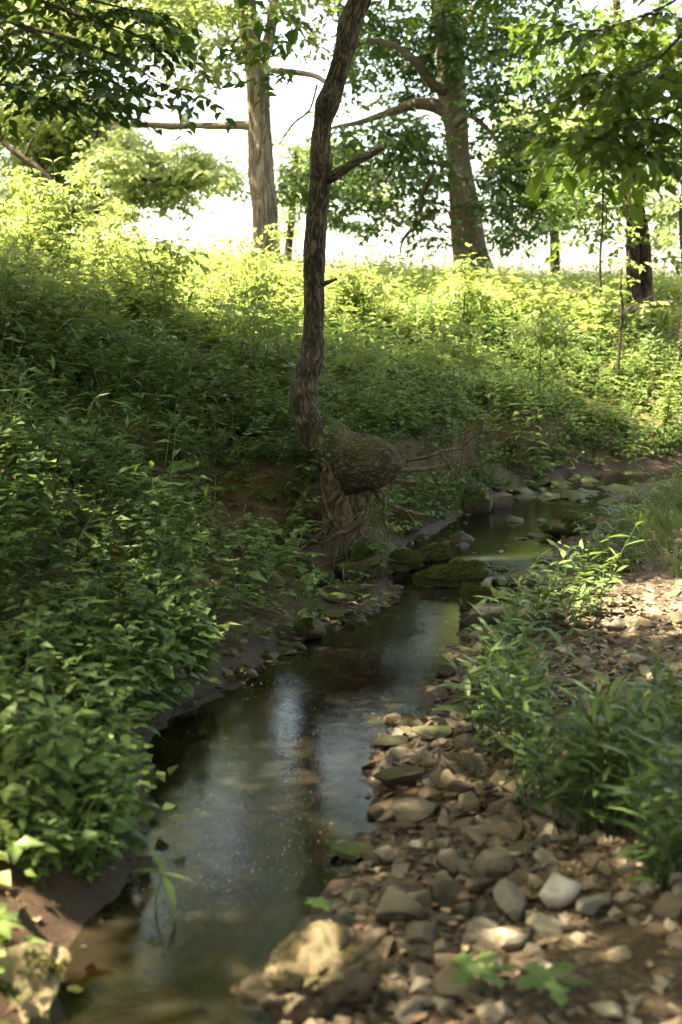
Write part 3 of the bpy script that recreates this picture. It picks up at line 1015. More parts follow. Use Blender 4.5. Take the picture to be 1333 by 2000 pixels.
def leaf_mesh(kind, m_, v):
    k = (kind, m_.name, v)
    if k not in LEAF_ME:
        V, Qd = LGEO[kind]
        V = V.copy()
        r = np.random.default_rng(v)
        V[:, 2] += .06 * np.sin(V[:, 1] * 9 + v) * np.abs(V[:, 0]) * 3 - .12 * v / 3 * V[:, 1] ** 2
        V[:, 0] += .04 * np.sin(V[:, 1] * 5 + 2 * v)
        LEAF_ME[k] = new_mesh('leaf', V, [Qd], m_, rnd=np.full(len(V), v * .23), smooth=True)
    return LEAF_ME[k]


PROTO = {}


def plant_thing(name, kind, seed, h, lmat, loc, rz, sc, label, cat, group, lean=(0, 0)):
    key = (kind, seed, h, lmat.name)
    root = empty(name, loc, label, cat, group)
    root.rotation_euler = (lean[1], lean[0], rz)
    root.scale = (sc, sc, sc)
    if key not in PROTO:
        stems, leaves = make_plant(kind, seed, h)
        A = Acc()
        for pts, rad in stems:
            V, Qd, _, _ = tube(pts, rad, 4, len(pts) * 2, closed=False)
            A.add(V, Qd, rnd=.4)
        V, f, R, _ = A.data()
        PROTO[key] = (new_mesh('stem', V, f, M_STEM, rnd=R, smooth=True), [(Matrix(M_), leaf_mesh(lk, lmat, i % 4)) for i, (M_, lk) in enumerate(leaves)])
    sm, lv = PROTO[key]
    link('stem', sm, root)
    for M_, me in lv:
        o_ = bpy.data.objects.new('leaf', me)
        COL.objects.link(o_)
        o_.parent = root
        o_.matrix_local = M_
    return root


def place(u, v, zg=None):
    """ground point seen at a photo pixel (march along the ray)"""
    a_, dy, dz = _dir(u, v)
    s = np.linspace(1.8, 40, 4000)
    z = hgt(a_ * s, dy * s)
    k = np.argmax(CAMZ + dz * s <= z)
    if k == 0:
        k = len(s) - 1
    return np.array([a_ * s[k], dy * s[k], z[k]])


def beds(name, kind, regions, lmat, h, label, cat, group, seed, smin=.75, smax=1.25, lean=(0, 0)):
    """regions: (u, v, ru, rv, n) where the feet of plants stand in the photo"""
    r = random.Random(seed)
    for (u0, v0, ru, rv, n, *lb) in regions:
        if lb:
            label = lb[0]
        for k in range(n):
            a_, q = r.uniform(0, 6.28), math.sqrt(r.random())
            c = place(u0 + math.cos(a_) * q * ru, v0 + math.sin(a_) * q * rv)
            if c[2] < zwater(c[1]) + .005:
                continue
            plant_thing(name, kind, seed + k % 6, h, lmat, c - np.array([0, 0, .01]), r.uniform(0, 6.28), r.uniform(smin, smax), label, cat, group,
                        (lean[0] + r.uniform(-.15, .15), lean[1] + r.uniform(-.15, .15)))


beds('lance_leaved_plant', 'lance', [(1000, 1450, 70, 60, 13, 'narrow-leaved green plant standing in the gravel beside the flat wet slabs'), (985, 1360, 60, 40, 9, 'narrow-leaved green plant at the pool edge above the flat wet slabs'), (1120, 1580, 90, 60, 16, 'narrow-leaved green plant at the lower left side of the big clump on the gravel'), (1240, 1520, 80, 45, 9, 'narrow-leaved green plant at the back of the big clump at the right'), (1250, 1600, 80, 50, 11, 'narrow-leaved green plant in the dense middle of the big clump at the right'), (1290, 1700, 50, 60, 9, 'narrow-leaved green plant at the right edge beside the dark mud'), (1300, 1480, 40, 40, 7, 'narrow-leaved green plant at the right edge in front of the upper gravel')],
     M_LANCE, .34, 'narrow-leaved green plant in the clump beside the gravel, right of the water', 'plant', 'narrow-leaved plants between the pool and the gravel', 31)
beds('lance_leaved_plant', 'lance', [(1090, 1225, 60, 30, 9, 'narrow-leaved green plant right behind the grey pointed slab'), (1150, 1170, 60, 40, 10, 'narrow-leaved green plant left of the sunlit gravel patch'), (1170, 1100, 40, 30, 6, 'narrow-leaved green plant in front of the long grass at the right shore'), (1010, 1260, 40, 30, 5, 'narrow-leaved green plant in front of the grey pointed slab')],
     M_LANCE, .34, 'narrow-leaved green plant behind the sunlit gravel beside the grey slab', 'plant', 'narrow-leaved plants behind the gravel', 47, .8, 1.2)
beds('broad_leaved_plant', 'broad', [(290, 1370, 60, 40, 12, 'broad-leaved green plant leaning over the left edge of the pool'), (200, 1330, 110, 50, 12, 'broad-leaved green plant on the bank right of the pale weathered branch'), (330, 1290, 80, 50, 12, 'broad-leaved green plant on the bank below the bleached stick'), (90, 1340, 80, 50, 8, 'broad-leaved green plant in front of the pale weathered branch'), (390, 1240, 50, 30, 6, 'broad-leaved green plant beside the bleached stick'), (325, 1395, 35, 20, 6, 'small broad-leaved plant at the mud strip left of the pool'), (400, 1320, 40, 15, 6, 'broad-leaved plant hanging over the mud strip near the small mossy rock'), (250, 1440, 40, 40, 8, 'broad-leaved plant over the brown mud left of the pool')],
     M_BROAD, .38, 'broad-leaved green plant overhanging the left edge of the pool', 'plant', 'broad-leaved plants overhanging the pool', 61, .7, 1.1, (.2, .05))
beds('broad_leaved_plant', 'broad', [(120, 1610, 80, 35, 12, 'broad-leaved green plant in the blurred clump at the lower left'), (60, 1540, 80, 50, 10, 'broad-leaved green plant at the left edge behind the blurred clump'), (190, 1600, 40, 60, 8, 'broad-leaved green plant on the water side of the blurred clump'), (235, 1540, 25, 50, 8, 'broad-leaved green plant over the dark notch in the left bank'), (215, 1650, 30, 40, 7, 'broad-leaved green plant hanging over the water above the drooping water plant')],
     M_BROAD, .30, 'broad-leaved green plant in the blurred clump at the lower left of the photo', 'plant', 'broad-leaved plants at the lower left', 67, .7, 1.1, (.15, .05))

beds('broad_leaved_plant', 'broad', [(585, 900, 30, 40, 8, 'shaded leafy plant on the bank left of the root mound'), (590, 985, 25, 40, 6, 'shaded leafy plant left of the hanging roots'), (560, 1060, 40, 30, 5, 'shaded leafy plant below the roots on the left bank'), (850, 850, 60, 25, 8, 'leafy plant overhanging the bare bank right of the root mound')],
     M_BROAD, .26, '', 'plant', 'plants round the root mound', 83, .6, 1.0)

beds('small_plant', 'broad', [(110, 1710, 60, 30, 7, 'small leafy plant on the mud above the pitted limestone block'), (190, 1720, 30, 25, 4, 'small leafy plant at the mud edge by the drooping water plant')],
     M_BROAD, .26, '', 'plant', 'small plants on the lower left mud', 89, .55, .85, (.1, 0))

# tall weeds standing along the top of the bank: (u, foot v at distance, Y, height)
TALLW = [(325, 590, 10.6, 1.0, 'tall big-leaved weed at the shade edge left of the pale ridged trunk'),
         (120, 500, 13.5, 1.35, 'tallest sunlit weed on the bank top at the left'),
         (60, 520, 13.0, 1.0, 'sunlit bushy weed left of the tallest weed on the bank'),
         (180, 505, 13.8, 1.0, 'sunlit weed right of the tallest weed on the bank'),
         (30, 600, 8.6, .62, 'dark shaded weed at the left edge of the bank top'),
         (480, 640, 10.4, .85, 'sunlit weed below the pale ridged trunk'),
         (545, 620, 10.8, .8, 'sunlit weed just left of the crooked trunk'),
         (690, 610, 14.5, .95, 'bushy sunlit weed just right of the crooked trunk'),
         (905, 590, 15.0, 1.1, 'slender sunlit weed in front of the thick brown trunk'),
         (520, 530, 15.5, 1.0, 'pale sunlit weed in front of the foot of the pale ridged trunk'),
         (950, 610, 14.0, .8, 'sunlit weed right of the slender weed by the thick trunk'),
         (1060, 690, 12.0, .8, 'large-leaved weed on the sunlit bank in the right half'),
         (1010, 680, 12.2, .7, 'weed left of the large-leaved weed on the sunlit bank'),
         (1110, 640, 13.5, .75, 'sunlit weed left of the thin sapling'),
         (1250, 650, 13.0, .7, 'sunlit weed right of the thin sapling'),
         (665, 690, 9.4, .75, 'shaded big-leaved weed right behind the crooked trunk'),
         (288, 520, 15, .75, 'sunlit weed showing against the white sky left of the pale trunk'),
         (372, 520, 14.5, .7, 'second sunlit weed against the white sky left of the pale trunk'),
         (445, 520, 15.2, .85, 'sunlit weed close to the left of the pale ridged trunk'),
         (575, 520, 15.8, .75, 'sunlit weed in the gap between the pale trunk and the crooked trunk'),
         (735, 540, 17.5, .95, 'sunlit weed in front of the bleached log'), (855, 545, 18.5, .9, 'sunlit weed left of the foot of the thick trunk'),
         (1000, 560, 16.5, .8, 'sunlit weed right of the foot of the thick trunk'), (1085, 560, 16.8, .85, 'sunlit weed half way between thick trunk and twin trunks'),
         (1150, 570, 15.5, .8, 'sunlit weed at the foot of the slim dark sapling'), (1310, 600, 14, .8, 'sunlit weed at the right edge before the twin trunks'),
         (420, 560, 12.5, .9, 'sunlit weed between the two left weeds and the pale trunk')]
for k, (u, v, Y, h, lab) in enumerate(TALLW):
    c = P(u, v, Y)
    c[2] = hz(c[0], c[1]) - .02
    plant_thing('tall_weed', 'tall', 800 + k % 5, 1.0, M_SUNNY, c, k * 1.3, h, lab, 'weed', 'tall weeds on the bank top')


# ------------------------------------------------------------------ trees
def spray_tpl(seed, n=7, L=.1, spread=.32):
    """a twig end carrying n leaves (diamonds), unit size in metres"""
    r = random.Random(seed)
    A = Acc()
    for k in range(n):
        t = (k + .5) / n
        side = -1 if k % 2 else 1
        p = np.array([r.uniform(-.02, .02), t * spread, -.12 * spread * t * t])
        a = side * r.uniform(.5, 1.2)
        e = r.uniform(-.75, .25)
        d = np.array([math.sin(a) * math.cos(e), math.cos(a) * math.cos(e), math.sin(e)])
        M_ = lm(p, d, L * r.uniform(.75, 1.2), r.uniform(-.7, .7))
        A.add(DIA_V @ M_[:3, :3].T + M_[:3, 3], DIA_Q, rnd=r.random())
    V, f, R, _ = A.data()
    return V, f[0], R


SUNV = np.array(SUN)
GAPS = []                                                 # (point on the ground, radius): canopy leaves cut out sunward so light reaches it


def crown(clusters, L, per_m2, seed, spread=None, holes=True):
    """clusters: (centre(3), radii(3)); leaves as sprays spread through each volume"""
    r = np.random.default_rng(seed)
    tp = [spray_tpl(seed + k, 7, L, spread or L * 3.2) for k in range(5)]
    acc = Acc()
    allp = []
    for c, rad, *fk in clusters:
        rad = np.asarray(rad, float)
        n = max(4, int((fk[0] if fk else 1) * per_m2 * math.pi * rad[0] * rad[2]))
        d = r.normal(size=(n, 3))
        d /= np.linalg.norm(d, axis=1)[:, None]
        q = d * (r.random(n) ** .45)[:, None]
        nz = fbm(q * 1.7 + np.asarray(c) * 3.1, 2)
        q = q[nz > -.22]
        allp.append(np.asarray(c) + q * rad)
    p = np.concatenate(allp)
    if holes and GAPS:
        keep = np.ones(len(p), bool)
        for g, gr in GAPS:
            rel = p - np.asarray(g)
            al = rel @ SUNV
            pr = np.linalg.norm(rel - al[:, None] * SUNV, axis=1)
            keep &= ~((al > 1.0) & (pr < gr))
        p = p[keep]
    n = len(p)
    yaw = r.uniform(0, 6.28, n)
    pit = r.uniform(-.6, .35, n)
    cy, sy, cp, sp = np.cos(yaw), np.sin(yaw), np.cos(pit), np.sin(pit)
    Rm = np.stack([np.stack([cy, -sy * cp, sy * sp], -1), np.stack([sy, cy * cp, -cy * sp], -1), np.stack([np.zeros(n), sp, cp], -1)], -2)
    which = r.integers(0, 5, n)
    sc = r.uniform(.8, 1.25, n)
    for k, (V, Qd, R) in enumerate(tp):
        m_ = which == k
        c_ = int(m_.sum())
        if not c_:
            continue
        W = np.einsum('nij,kj->nki', Rm[m_], V) * sc[m_][:, None, None] + p[m_][:, None]
        q = Qd[None] + (np.arange(c_) * len(V))[:, None, None]
        acc.add(W.reshape(-1, 3), q.reshape(-1, 4), rnd=((R[None] + r.uniform(0, 1, (c_, 1)) * .8) % 1).ravel())
    V, f, R, _ = acc.data()
    return V, f, R, p


def pxclusters(lst, Y, dj=1.0, seed=0, depth=1.0):
    r = random.Random(seed)
    o_ = []
    for (u, v, ru, rv) in lst:
        y = Y + r.uniform(-dj, dj)
        o_.append((P(u, v, y), (PX(ru, y), max(PX(ru, y), .3) * depth, PX(rv, y))))
    return o_


def add_crown(root, clusters, L, per_m2, seed, m_, **kw):
    V, f, R, p = crown(clusters, L, per_m2, seed, **kw)
    o_ = child('crown', V, f, m_, root, rnd=R)
    o_['kind'] = 'stuff'
    return o_


def add_tube(name, root, px, Y, m_, sides=8, n=None, **kw):
    V, Qd, T, bc = ptube(px, Y, sides, n, **kw)
    return child(name, V, [Qd] + ([T] if len(T) else []), m_, root, bc=bc, smooth=True)


def add_wtube(name, root, pts, rad, m_, sides=7, n=None, **kw):
    V, Qd, T, bc = tube(pts, rad, sides, n, **kw)
    return child(name, V, [Qd] + ([T] if len(T) else []), m_, root, bc=bc, smooth=True)


def dome(cx, cy, z0, z1, R, n, seed, rr=(1.0, 1.6), flat=.6, fk=1.0):
    """crown clusters filling a rounded volume"""
    r = random.Random(seed)
    o_ = []
    while len(o_) < n:
        x, y = r.uniform(-1, 1), r.uniform(-1, 1)
        if x * x + y * y > 1:
            continue
        top = z0 + (z1 - z0) * math.sqrt(max(.05, 1 - .8 * (x * x + y * y)))
        z = r.uniform(z0, top)
        q = r.uniform(*rr)
        o_.append((np.array([cx + x * R, cy + y * R, z]), (q, q, q * flat), fk))
    return o_


GAPS += [(place(1262, 1185), .58), (place(1325, 1150), .5), (np.array(place(30, 1890)) + [0, 0, .1], .42), (place(1295, 835), .45), (place(520, 878), .16), (G(285, 1865, -.08), .15)]

# --- the crooked tree on its root mound
base = place(640, 1060)
YT = 7.95
t = empty('crooked_tree', P(620, 1060, YT), 'crooked dark trunk rising from a swollen mossy root mound over the creek', 'tree')
trunk_px = [(640, 868, 66), (612, 842, 58), (598, 806, 54), (593, 772, 55), (599, 732, 51), (609, 690, 48), (613, 640, 43), (614, 580, 42), (614, 520, 42), (617, 450, 42), (621, 405, 41), (625, 365, 41), (629, 326, 45),
            (627, 285, 39), (631, 240, 37), (639, 207, 48), (651, 176, 42), (664, 132, 40), (677, 88, 42), (686, 44, 45), (703, 0, 42), (716, -60, 40), (722, -140, 38), (712, -260, 34), (730, -400, 30), (725, -560, 24)]
add_tube('trunk', t, trunk_px, YT, M_BARK, 36, 420, amp=.16, fq=7, fine=.010)
# swollen base: an elongated lump lying out over the water
stump = [(618, 838, 44, -.02), (634, 852, 82, -.05), (655, 876, 110, -.1), (676, 893, 132, -.12), (697, 903, 140, -.14), (716, 906, 130, -.15), (735, 907, 112, -.15), (752, 909, 92, -.14), (767, 912, 68, -.13), (778, 915, 42, -.12), (785, 917, 14, -.12)]
add_tube('root_mound', t, stump, YT, M_MOUND, 56, 150, amp=.34, fq=5, fine=.016, seed=3.3)
add_tube('root_mound_knob', t, [(636, 900, 22, -.2), (646, 915, 34, -.25), (650, 940, 46, -.22), (640, 968, 34, -.18), (628, 995, 26, -.15), (618, 1020, 22, -.12), (611, 1045, 16, -.1), (612, 1075, 10, -.1)], YT, M_ROOT, 20, 60, amp=.3, fq=9, seed=1.2)
for k, pxs in enumerate([
        [(716, 958, 13, -.2), (721, 985, 13, -.22), (720, 1004, 13, -.25), (706, 1020, 15, -.28), (680, 1034, 15, -.3), (650, 1048, 13, -.3), (622, 1058, 9, -.26), (600, 1066, 4, -.2)],
        [(690, 965, 14, -.15), (692, 990, 9, -.18), (693, 1012, 6, -.2)],
        [(708, 965, 6, -.2), (705, 985, 6, -.22), (700, 1004, 7, -.22), (690, 1020, 4, -.22)],
        [(640, 905, 7, -.28), (627, 935, 6, -.3), (631, 965, 7, -.3), (640, 1000, 8, -.3), (655, 1025, 6, -.27), (664, 1040, 4, -.25)],
        [(702, 1022, 8, -.28), (694, 1042, 7, -.3), (683, 1060, 7, -.3), (677, 1078, 5, -.3), (677, 1105, 2, -.3)],
        [(604, 1030, 5, -.2), (622, 1024, 5, -.22), (630, 1038, 4, -.22), (634, 1046, 2, -.2)],
        [(700, 1030, 6, -.24), (708, 1045, 5, -.24), (716, 1052, 4, -.24), (706, 1062, 3, -.24)],
        [(655, 1010, 3, -.24), (668, 1022, 3, -.24), (672, 1040, 2, -.24)],
        [(674, 1075, 6, -.3), (673, 1050, 3, -.3), (676, 1030, 2, -.28)],
        [(770, 918, 12, -.1), (810, 917, 9, -.02), (845, 914, 7, .05), (880, 905, 4, .12)],
        [(755, 938, 14, -.1), (785, 941, 10, -.05), (815, 942, 6, .0)],
        [(795, 900, 6, .25), (830, 893, 8, .3), (870, 880, 7, .4), (905, 876, 3, .5)],
        [(740, 945, 7, -.1), (752, 975, 6, -.12), (748, 1010, 5, -.16), (760, 1040, 3, -.16)],
        [(645, 950, 26, -.16), (622, 990, 19, -.14), (600, 1025, 13, -.1), (588, 1065, 7, -.08)],
        [(668, 955, 20, -.18), (655, 995, 14, -.2), (648, 1030, 10, -.22), (628, 1070, 5, -.22)],
        [(648, 1030, 7, -.22), (662, 1055, 5, -.24), (668, 1085, 3, -.26)],
        [(728, 948, 18, -.12), (752, 978, 12, -.1), (790, 996, 9, -.08), (832, 1008, 5, -.05)],
        [(790, 996, 6, -.08), (806, 1015, 4, -.1), (812, 1035, 2, -.12)],
        [(668, 965, 8, -.2), (655, 1000, 7, -.22), (664, 1040, 5, -.26), (650, 1075, 3, -.26)],
        [(855, 945, 9, .15), (872, 932, 8, .2), (880, 915, 5, .25), (868, 902, 3, .2)],
        [(860, 880, 4, .2), (875, 905, 4, .2), (890, 925, 4, .2), (893, 950, 2, .2)],
        [(585, 1010, 4, -.1), (605, 1000, 4, -.15), (640, 1008, 3, -.2), (655, 1020, 2, -.2)],
        [(660, 975, 4, -.1), (668, 1000, 3, -.1), (664, 1020, 2, -.15), (672, 1040, 2, -.2)]]):
    add_tube('root', t, pxs, YT, M_ROOT, 9, 34, amp=.25, fq=14, seed=k * 1.7)
vine = empty('climbing_plant', P(622, 905, 7.62), 'small leafy vine climbing over the left side of the root mound', 'vine')
rv_ = random.Random(3)
vp = [P(600, 930, 7.70), P(618, 895, 7.64), P(628, 860, 7.62), P(640, 830, 7.68), P(660, 822, 7.70)]
add_wtube('stem', vine, vp, [.003, .003, .0025, .002, .001], M_STEM, 5, 24)
for k in range(34):
    c_ = along(vp, rv_.random()) + np.array([rv_.gauss(0, .035), rv_.gauss(-.03, .02), rv_.gauss(0, .03)])
    a_ = rv_.uniform(0, 6.28)
    link('leaf', leaf_mesh('heart', M_COVER, k % 4), vine, lm(c_ - np.array(vine.location), (math.cos(a_), -.4 + .5 * math.sin(a_), rv_.uniform(-.6, .2)), rv_.uniform(.03, .05), rv_.uniform(-.4, .4)))
RR = random.Random(9)                                    # hair-thin rootlets hanging under the mound
acc = Acc()
for k in range(18):
    u = RR.uniform(620, 735)
    v = RR.uniform(955, 985)
    pts = [P(u, v, YT - .08)]
    for s in range(4):
        u += RR.uniform(-12, 12)
        v += RR.uniform(8, 28)
        pts.append(P(u, v, YT - RR.uniform(.05, .25)))
    V, Qd, T, bc = tube(pts, [.0032, .0026, .002, .0015, .0008], 4, 12)
    acc.add(V, Qd, T, bc=bc)
V, f, R, B = acc.data()
o_ = child('rootlets', V, f, M_ROOT, t, bc=B)
o_['kind'] = 'stuff'
add_tube('broken_branch', t, [(632, 350, 26, -.02), (650, 345, 24, -.05), (668, 334, 20, -.08), (700, 314, 16, -.12), (728, 300, 14, -.15), (749, 289, 9, -.17)], YT, M_BARK, 12, 40, amp=.2, fq=14, fine=.005, seed=5)
add_tube('stub', t, [(630, 556, 10, -.03), (645, 550, 8, -.06), (659, 545, 4, -.08)], YT, M_BARK, 8, 14, amp=.25, fq=20, seed=6)
for k, (q, w0) in enumerate([([(720, -200), (640, -330), (560, -420), (470, -520)], 22), ([(716, -260), (800, -380), (900, -480), (1010, -560)], 22), ([(728, -430), (690, -600), (640, -800)], 18), ([(725, -560), (790, -720), (850, -900)], 18)]):
    add_tube('limb', t, [(u, v, w0 * (1 - .22 * i), (-1) ** k * i * .5) for i, (u, v) in enumerate(q)], YT, M_BARK, 10, 30, amp=.1, seed=k)
cl = dome(-.5, 8.2, 4.6, 8.2, 3.4, 34, 5, (.9, 1.4), .5) + dome(.4, 9.9, 6.0, 8.8, 2.3, 18, 15, (.9, 1.3), .5) + dome(-1.1, 11.1, 6.6, 9.2, 2.2, 20, 16, (.9, 1.3), .5)  # later domes: unseen crown added to shade the upper creek
cl += pxclusters([(500, 15, 55, 22), (545, 80, 42, 30), (535, 140, 38, 22), (585, 55, 40, 25), (575, 120, 32, 20)], 9.2, .4, 3)
add_crown(t, cl, .105, 75, 21, M_CROWN)

# --- the pale ridged tree with the long dead branch
YL = 20.0
t = empty('ridged_tree', P(524, 505, YL), 'straight pale ridged trunk with one long bare dead branch on its left', 'tree')
add_tube('trunk', t, [(526, 530, 62), (524, 495, 55), (520, 450, 53), (517, 400, 52), (511, 350, 51), (509, 300, 50), (507, 240, 46), (505, 180, 45), (503, 140, 47), (494, 100, 46), (486, 60, 40), (483, 20, 38), (478, -60, 34), (470, -200, 28), (480, -380, 20)], YL, M_BARK_L, 30, 160, amp=.10, fq=2.2, fine=.03)
add_tube('dead_branch', t, [(490, 246, 20), (470, 245, 16), (430, 246, 14), (385, 245, 13), (340, 247, 13), (300, 244, 11), (255, 243, 10), (225, 240, 8), (202, 240, 5)], YL, M_BARK_L, 10, 60, amp=.3, fq=7, seed=2)
add_tube('limb', t, [(505, 150, 24), (517, 110, 24), (527, 70, 22), (533, 30, 20), (545, -60, 17), (570, -200, 12)], YL, M_BARK_L, 12, 40, amp=.15, seed=4)
add_tube('limb', t, [(497, 60, 10), (520, 130, 12, -.6), (570, 140, 12, -1), (620, 150, 10, -1.2), (650, 175, 6, -1.4)], YL, M_BARK_L, 8, 30, amp=.15, seed=8)
add_tube('twig', t, [(620, 165, 5, -1), (605, 215, 4, -1), (575, 240, 4, -1), (550, 275, 3, -1), (535, 300, 1.5, -1)], YL, M_TWIG, 6, 20, amp=.2, seed=8)
cl = pxclusters([(400, 25, 60, 35), (445, 85, 55, 45), (465, 15, 45, 26), (395, 110, 42, 32), (350, 55, 55, 45), (440, 140, 34, 22), (555, 30, 40, 32), (590, 75, 36, 30), (300, 20, 50, 40), (375, 160, 34, 26), (610, 20, 36, 36), (330, 115, 40, 30)], YL, 1.5, 4)
cl += pxclusters([(540, -40, 34, 24), (450, -40, 50, 26), (430, -130, 60, 36), (680, -60, 40, 34), (300, -60, 80, 50), (200, -40, 80, 50), (640, -190, 60, 34), (330, -170, 90, 50), (700, -130, 70, 50), (230, -140, 80, 60), (100, -80, 80, 60), (580, 330, 20, 16), (575, 5, 30, 24)], YL, 1.5, 14)
cl += dome(-2.4, 20.8, 9.0, 15, 4.2, 36, 6, (1.0, 1.6), .6, .8)
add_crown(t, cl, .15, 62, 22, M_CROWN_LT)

# --- the thick maple-like tree, centre right
YM = 27.0
t = empty('thick_tree', P(925, 545, YM), 'thick smooth brown trunk leaning left with a wide dark leafy crown', 'tree')
add_tube('trunk', t, [(932, 560, 96), (926, 530, 80), (918, 490, 66), (912, 440, 63), (908, 400, 60), (901, 350, 52), (895, 300, 47), (892, 250, 46), (886, 212, 52), (882, 170, 58), (880, 130, 42), (884, 80, 32), (880, 20, 30), (876, -60, 26), (880, -200, 20), (900, -380, 12)], YM, M_BARK_M, 26, 130, amp=.10, fq=1.6, fine=.02)
for px_ in ([(880, 190, 34), (868, 130, 26), (862, 80, 22), (854, 20, 22), (846, -50, 18), (830, -160, 12)],
            [(886, 225, 30), (850, 207, 26), (815, 203, 22), (780, 213, 17), (745, 225, 13), (700, 240, 10), (650, 250, 6), (600, 275, 3)],
            [(878, 180, 22), (845, 165, 20, -.5), (815, 125, 17, -1), (780, 95, 14, -1.3), (745, 82, 10, -1.5), (715, 78, 5, -1.6)],
            [(890, 150, 20), (900, 80, 16, .5), (920, 30, 13, .8), (960, -30, 10, 1)],
            [(893, 240, 18, -.3), (915, 225, 12, -1.0), (950, 250, 9, -1.5), (1000, 310, 7, -1.8), (1040, 350, 4, -2)],
            [(896, 330, 14, .3), (860, 320, 10, 1), (800, 310, 8, 1.5), (740, 320, 5, 1.8)]):
    add_tube('limb', t, px_, YM, M_BARK_M, 10, 40, amp=.15, fq=2, seed=len(px_))
add_tube('hanging_branch', t, [(850, 330, 6, -1.8), (838, 355, 9, -2), (825, 380, 11, -2), (822, 410, 9, -2), (810, 440, 8, -2), (790, 465, 6, -2), (783, 485, 4, -2), (782, 502, 2, -2)], YM, M_TWIG, 8, 40, amp=.3, fq=6, seed=7)
MAPLE = [(700, 50, 62, 50), (760, 35, 55, 42), (805, 100, 60, 45), (745, 130, 55, 38), (695, 150, 42, 32), (820, 160, 55, 34), (690, 265, 50, 30), (755, 275, 55, 34), (820, 270, 55, 36), (640, 300, 50, 34), (580, 310, 36, 40), (600, 375, 50, 32),
         (690, 335, 62, 34), (770, 345, 55, 34), (835, 330, 45, 40), (850, 395, 30, 34), (720, 395, 45, 24), (650, 400, 45, 26), (730, 425, 22, 26), (930, 45, 55, 45), (960, 115, 55, 42), (942, 190, 42, 34), (990, 55, 55, 50), (1015, 150, 55, 34), (955, 280, 34, 42), (1000, 345, 55, 42),
         (960, 395, 42, 34), (1040, 290, 45, 42), (1050, 380, 55, 42), (1010, 425, 45, 24), (1000, 465, 28, 12), (1080, 440, 40, 20), (870, 40, 50, 50), (850, 110, 40, 40), (1050, 210, 40, 26), (840, 460, 26, 22), (860, 480, 14, 10), (560, 375, 26, 26), (985, 250, 40, 24), (780, 190, 40, 18), (660, 205, 30, 18), (900, 100, 50, 50), (730, 90, 50, 40), (980, 330, 45, 40), (1020, 270, 40, 36), (1075, 330, 40, 40), (960, 170, 50, 40), (1030, 90, 50, 45), (800, 240, 45, 26), (740, 320, 50, 26), (610, 340, 40, 30), (680, 370, 45, 24), (860, 60, 45, 45), (800, 290, 45, 40), (840, 370, 34, 40), (770, 250, 45, 26), (720, 340, 45, 34), (820, 420, 30, 24), (670, 290, 40, 30), (590, 350, 36, 30), (660, 425, 34, 18), (700, 440, 26, 14), (800, 425, 26, 20), (990, 455, 34, 20), (975, 485, 20, 10), (1040, 455, 34, 18), (880, 300, 24, 40), (960, 350, 30, 34), (1090, 180, 40, 40), (1000, 400, 45, 26)]
cl = pxclusters(MAPLE, YM, 2.6, 5)
cl += dome(4.6, 27.8, 8.6, 17, 6.0, 42, 7, (1.2, 2.0), .6, .42)
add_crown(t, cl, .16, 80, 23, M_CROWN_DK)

# --- the dark double trunk at the right
YR = 17.0
t = empty('twin_trunk_tree', P(1250, 572, YR), 'dark twin-trunked tree at the right edge of the meadow', 'tree')
add_tube('trunk', t, [(1240, 590, 34), (1238, 560, 29), (1237, 500, 27), (1236, 440, 26), (1236, 380, 24), (1232, 310, 22), (1226, 250, 20), (1220, 180, 18), (1210, 80, 16), (1200, -60, 14), (1190, -200, 10)], YR, M_BARK_D, 16, 60, amp=.12, fq=3, fine=.012)
add_tube('trunk', t, [(1262, 592, 34, .1), (1262, 560, 28, .1), (1260, 500, 27, .1), (1254, 440, 25, .1), (1247, 390, 22, .1), (1250, 310, 18, .1), (1262, 220, 16, .1), (1280, 100, 13, .1), (1300, -60, 10, .1)], YR, M_BARK_D, 16, 60, amp=.12, fq=3, fine=.012, seed=2)
for px_ in ([(1236, 400, 10), (1200, 360, 8), (1160, 340, 6), (1120, 345, 3)], [(1234, 330, 10), (1190, 270, 8), (1140, 240, 5), (1090, 230, 3)]):
    add_tube('limb', t, px_, YR, M_BARK_D, 8, 24, amp=.2, seed=3)
cl = pxclusters([(1130, 290, 42, 34), (1120, 350, 55, 34), (1180, 330, 50, 42), (1200, 260, 55, 42), (1250, 300, 50, 40), (1160, 400, 42, 26), (1110, 415, 42, 26), (1100, 470, 26, 14), (1160, 455, 30, 16), (1300, 330, 50, 50), (1210, 410, 34, 28), (1310, 420, 34, 34), (1100, 100, 62, 50), (1160, 40, 62, 42), (1230, 60, 62, 50), (1300, 60, 55, 62), (1290, 160, 50, 45), (1180, 150, 45, 40), (1220, 480, 16, 20), (1300, 500, 26, 16), (1050, 60, 45, 45), (1140, 200, 50, 45), (1240, 130, 50, 50), (1080, 300, 40, 40), (1150, 120, 50, 50), (1210, 200, 50, 50), (1300, 240, 45, 50), (1090, 380, 45, 34), (1060, 130, 40, 40), (1180, 390, 40, 30)], YR, 1.4, 8)
cl += dome(4.6, 17.5, 6.8, 11, 3.0, 14, 8, (.9, 1.4), .6, .4)
add_crown(t, cl, .12, 85, 24, M_CROWN)

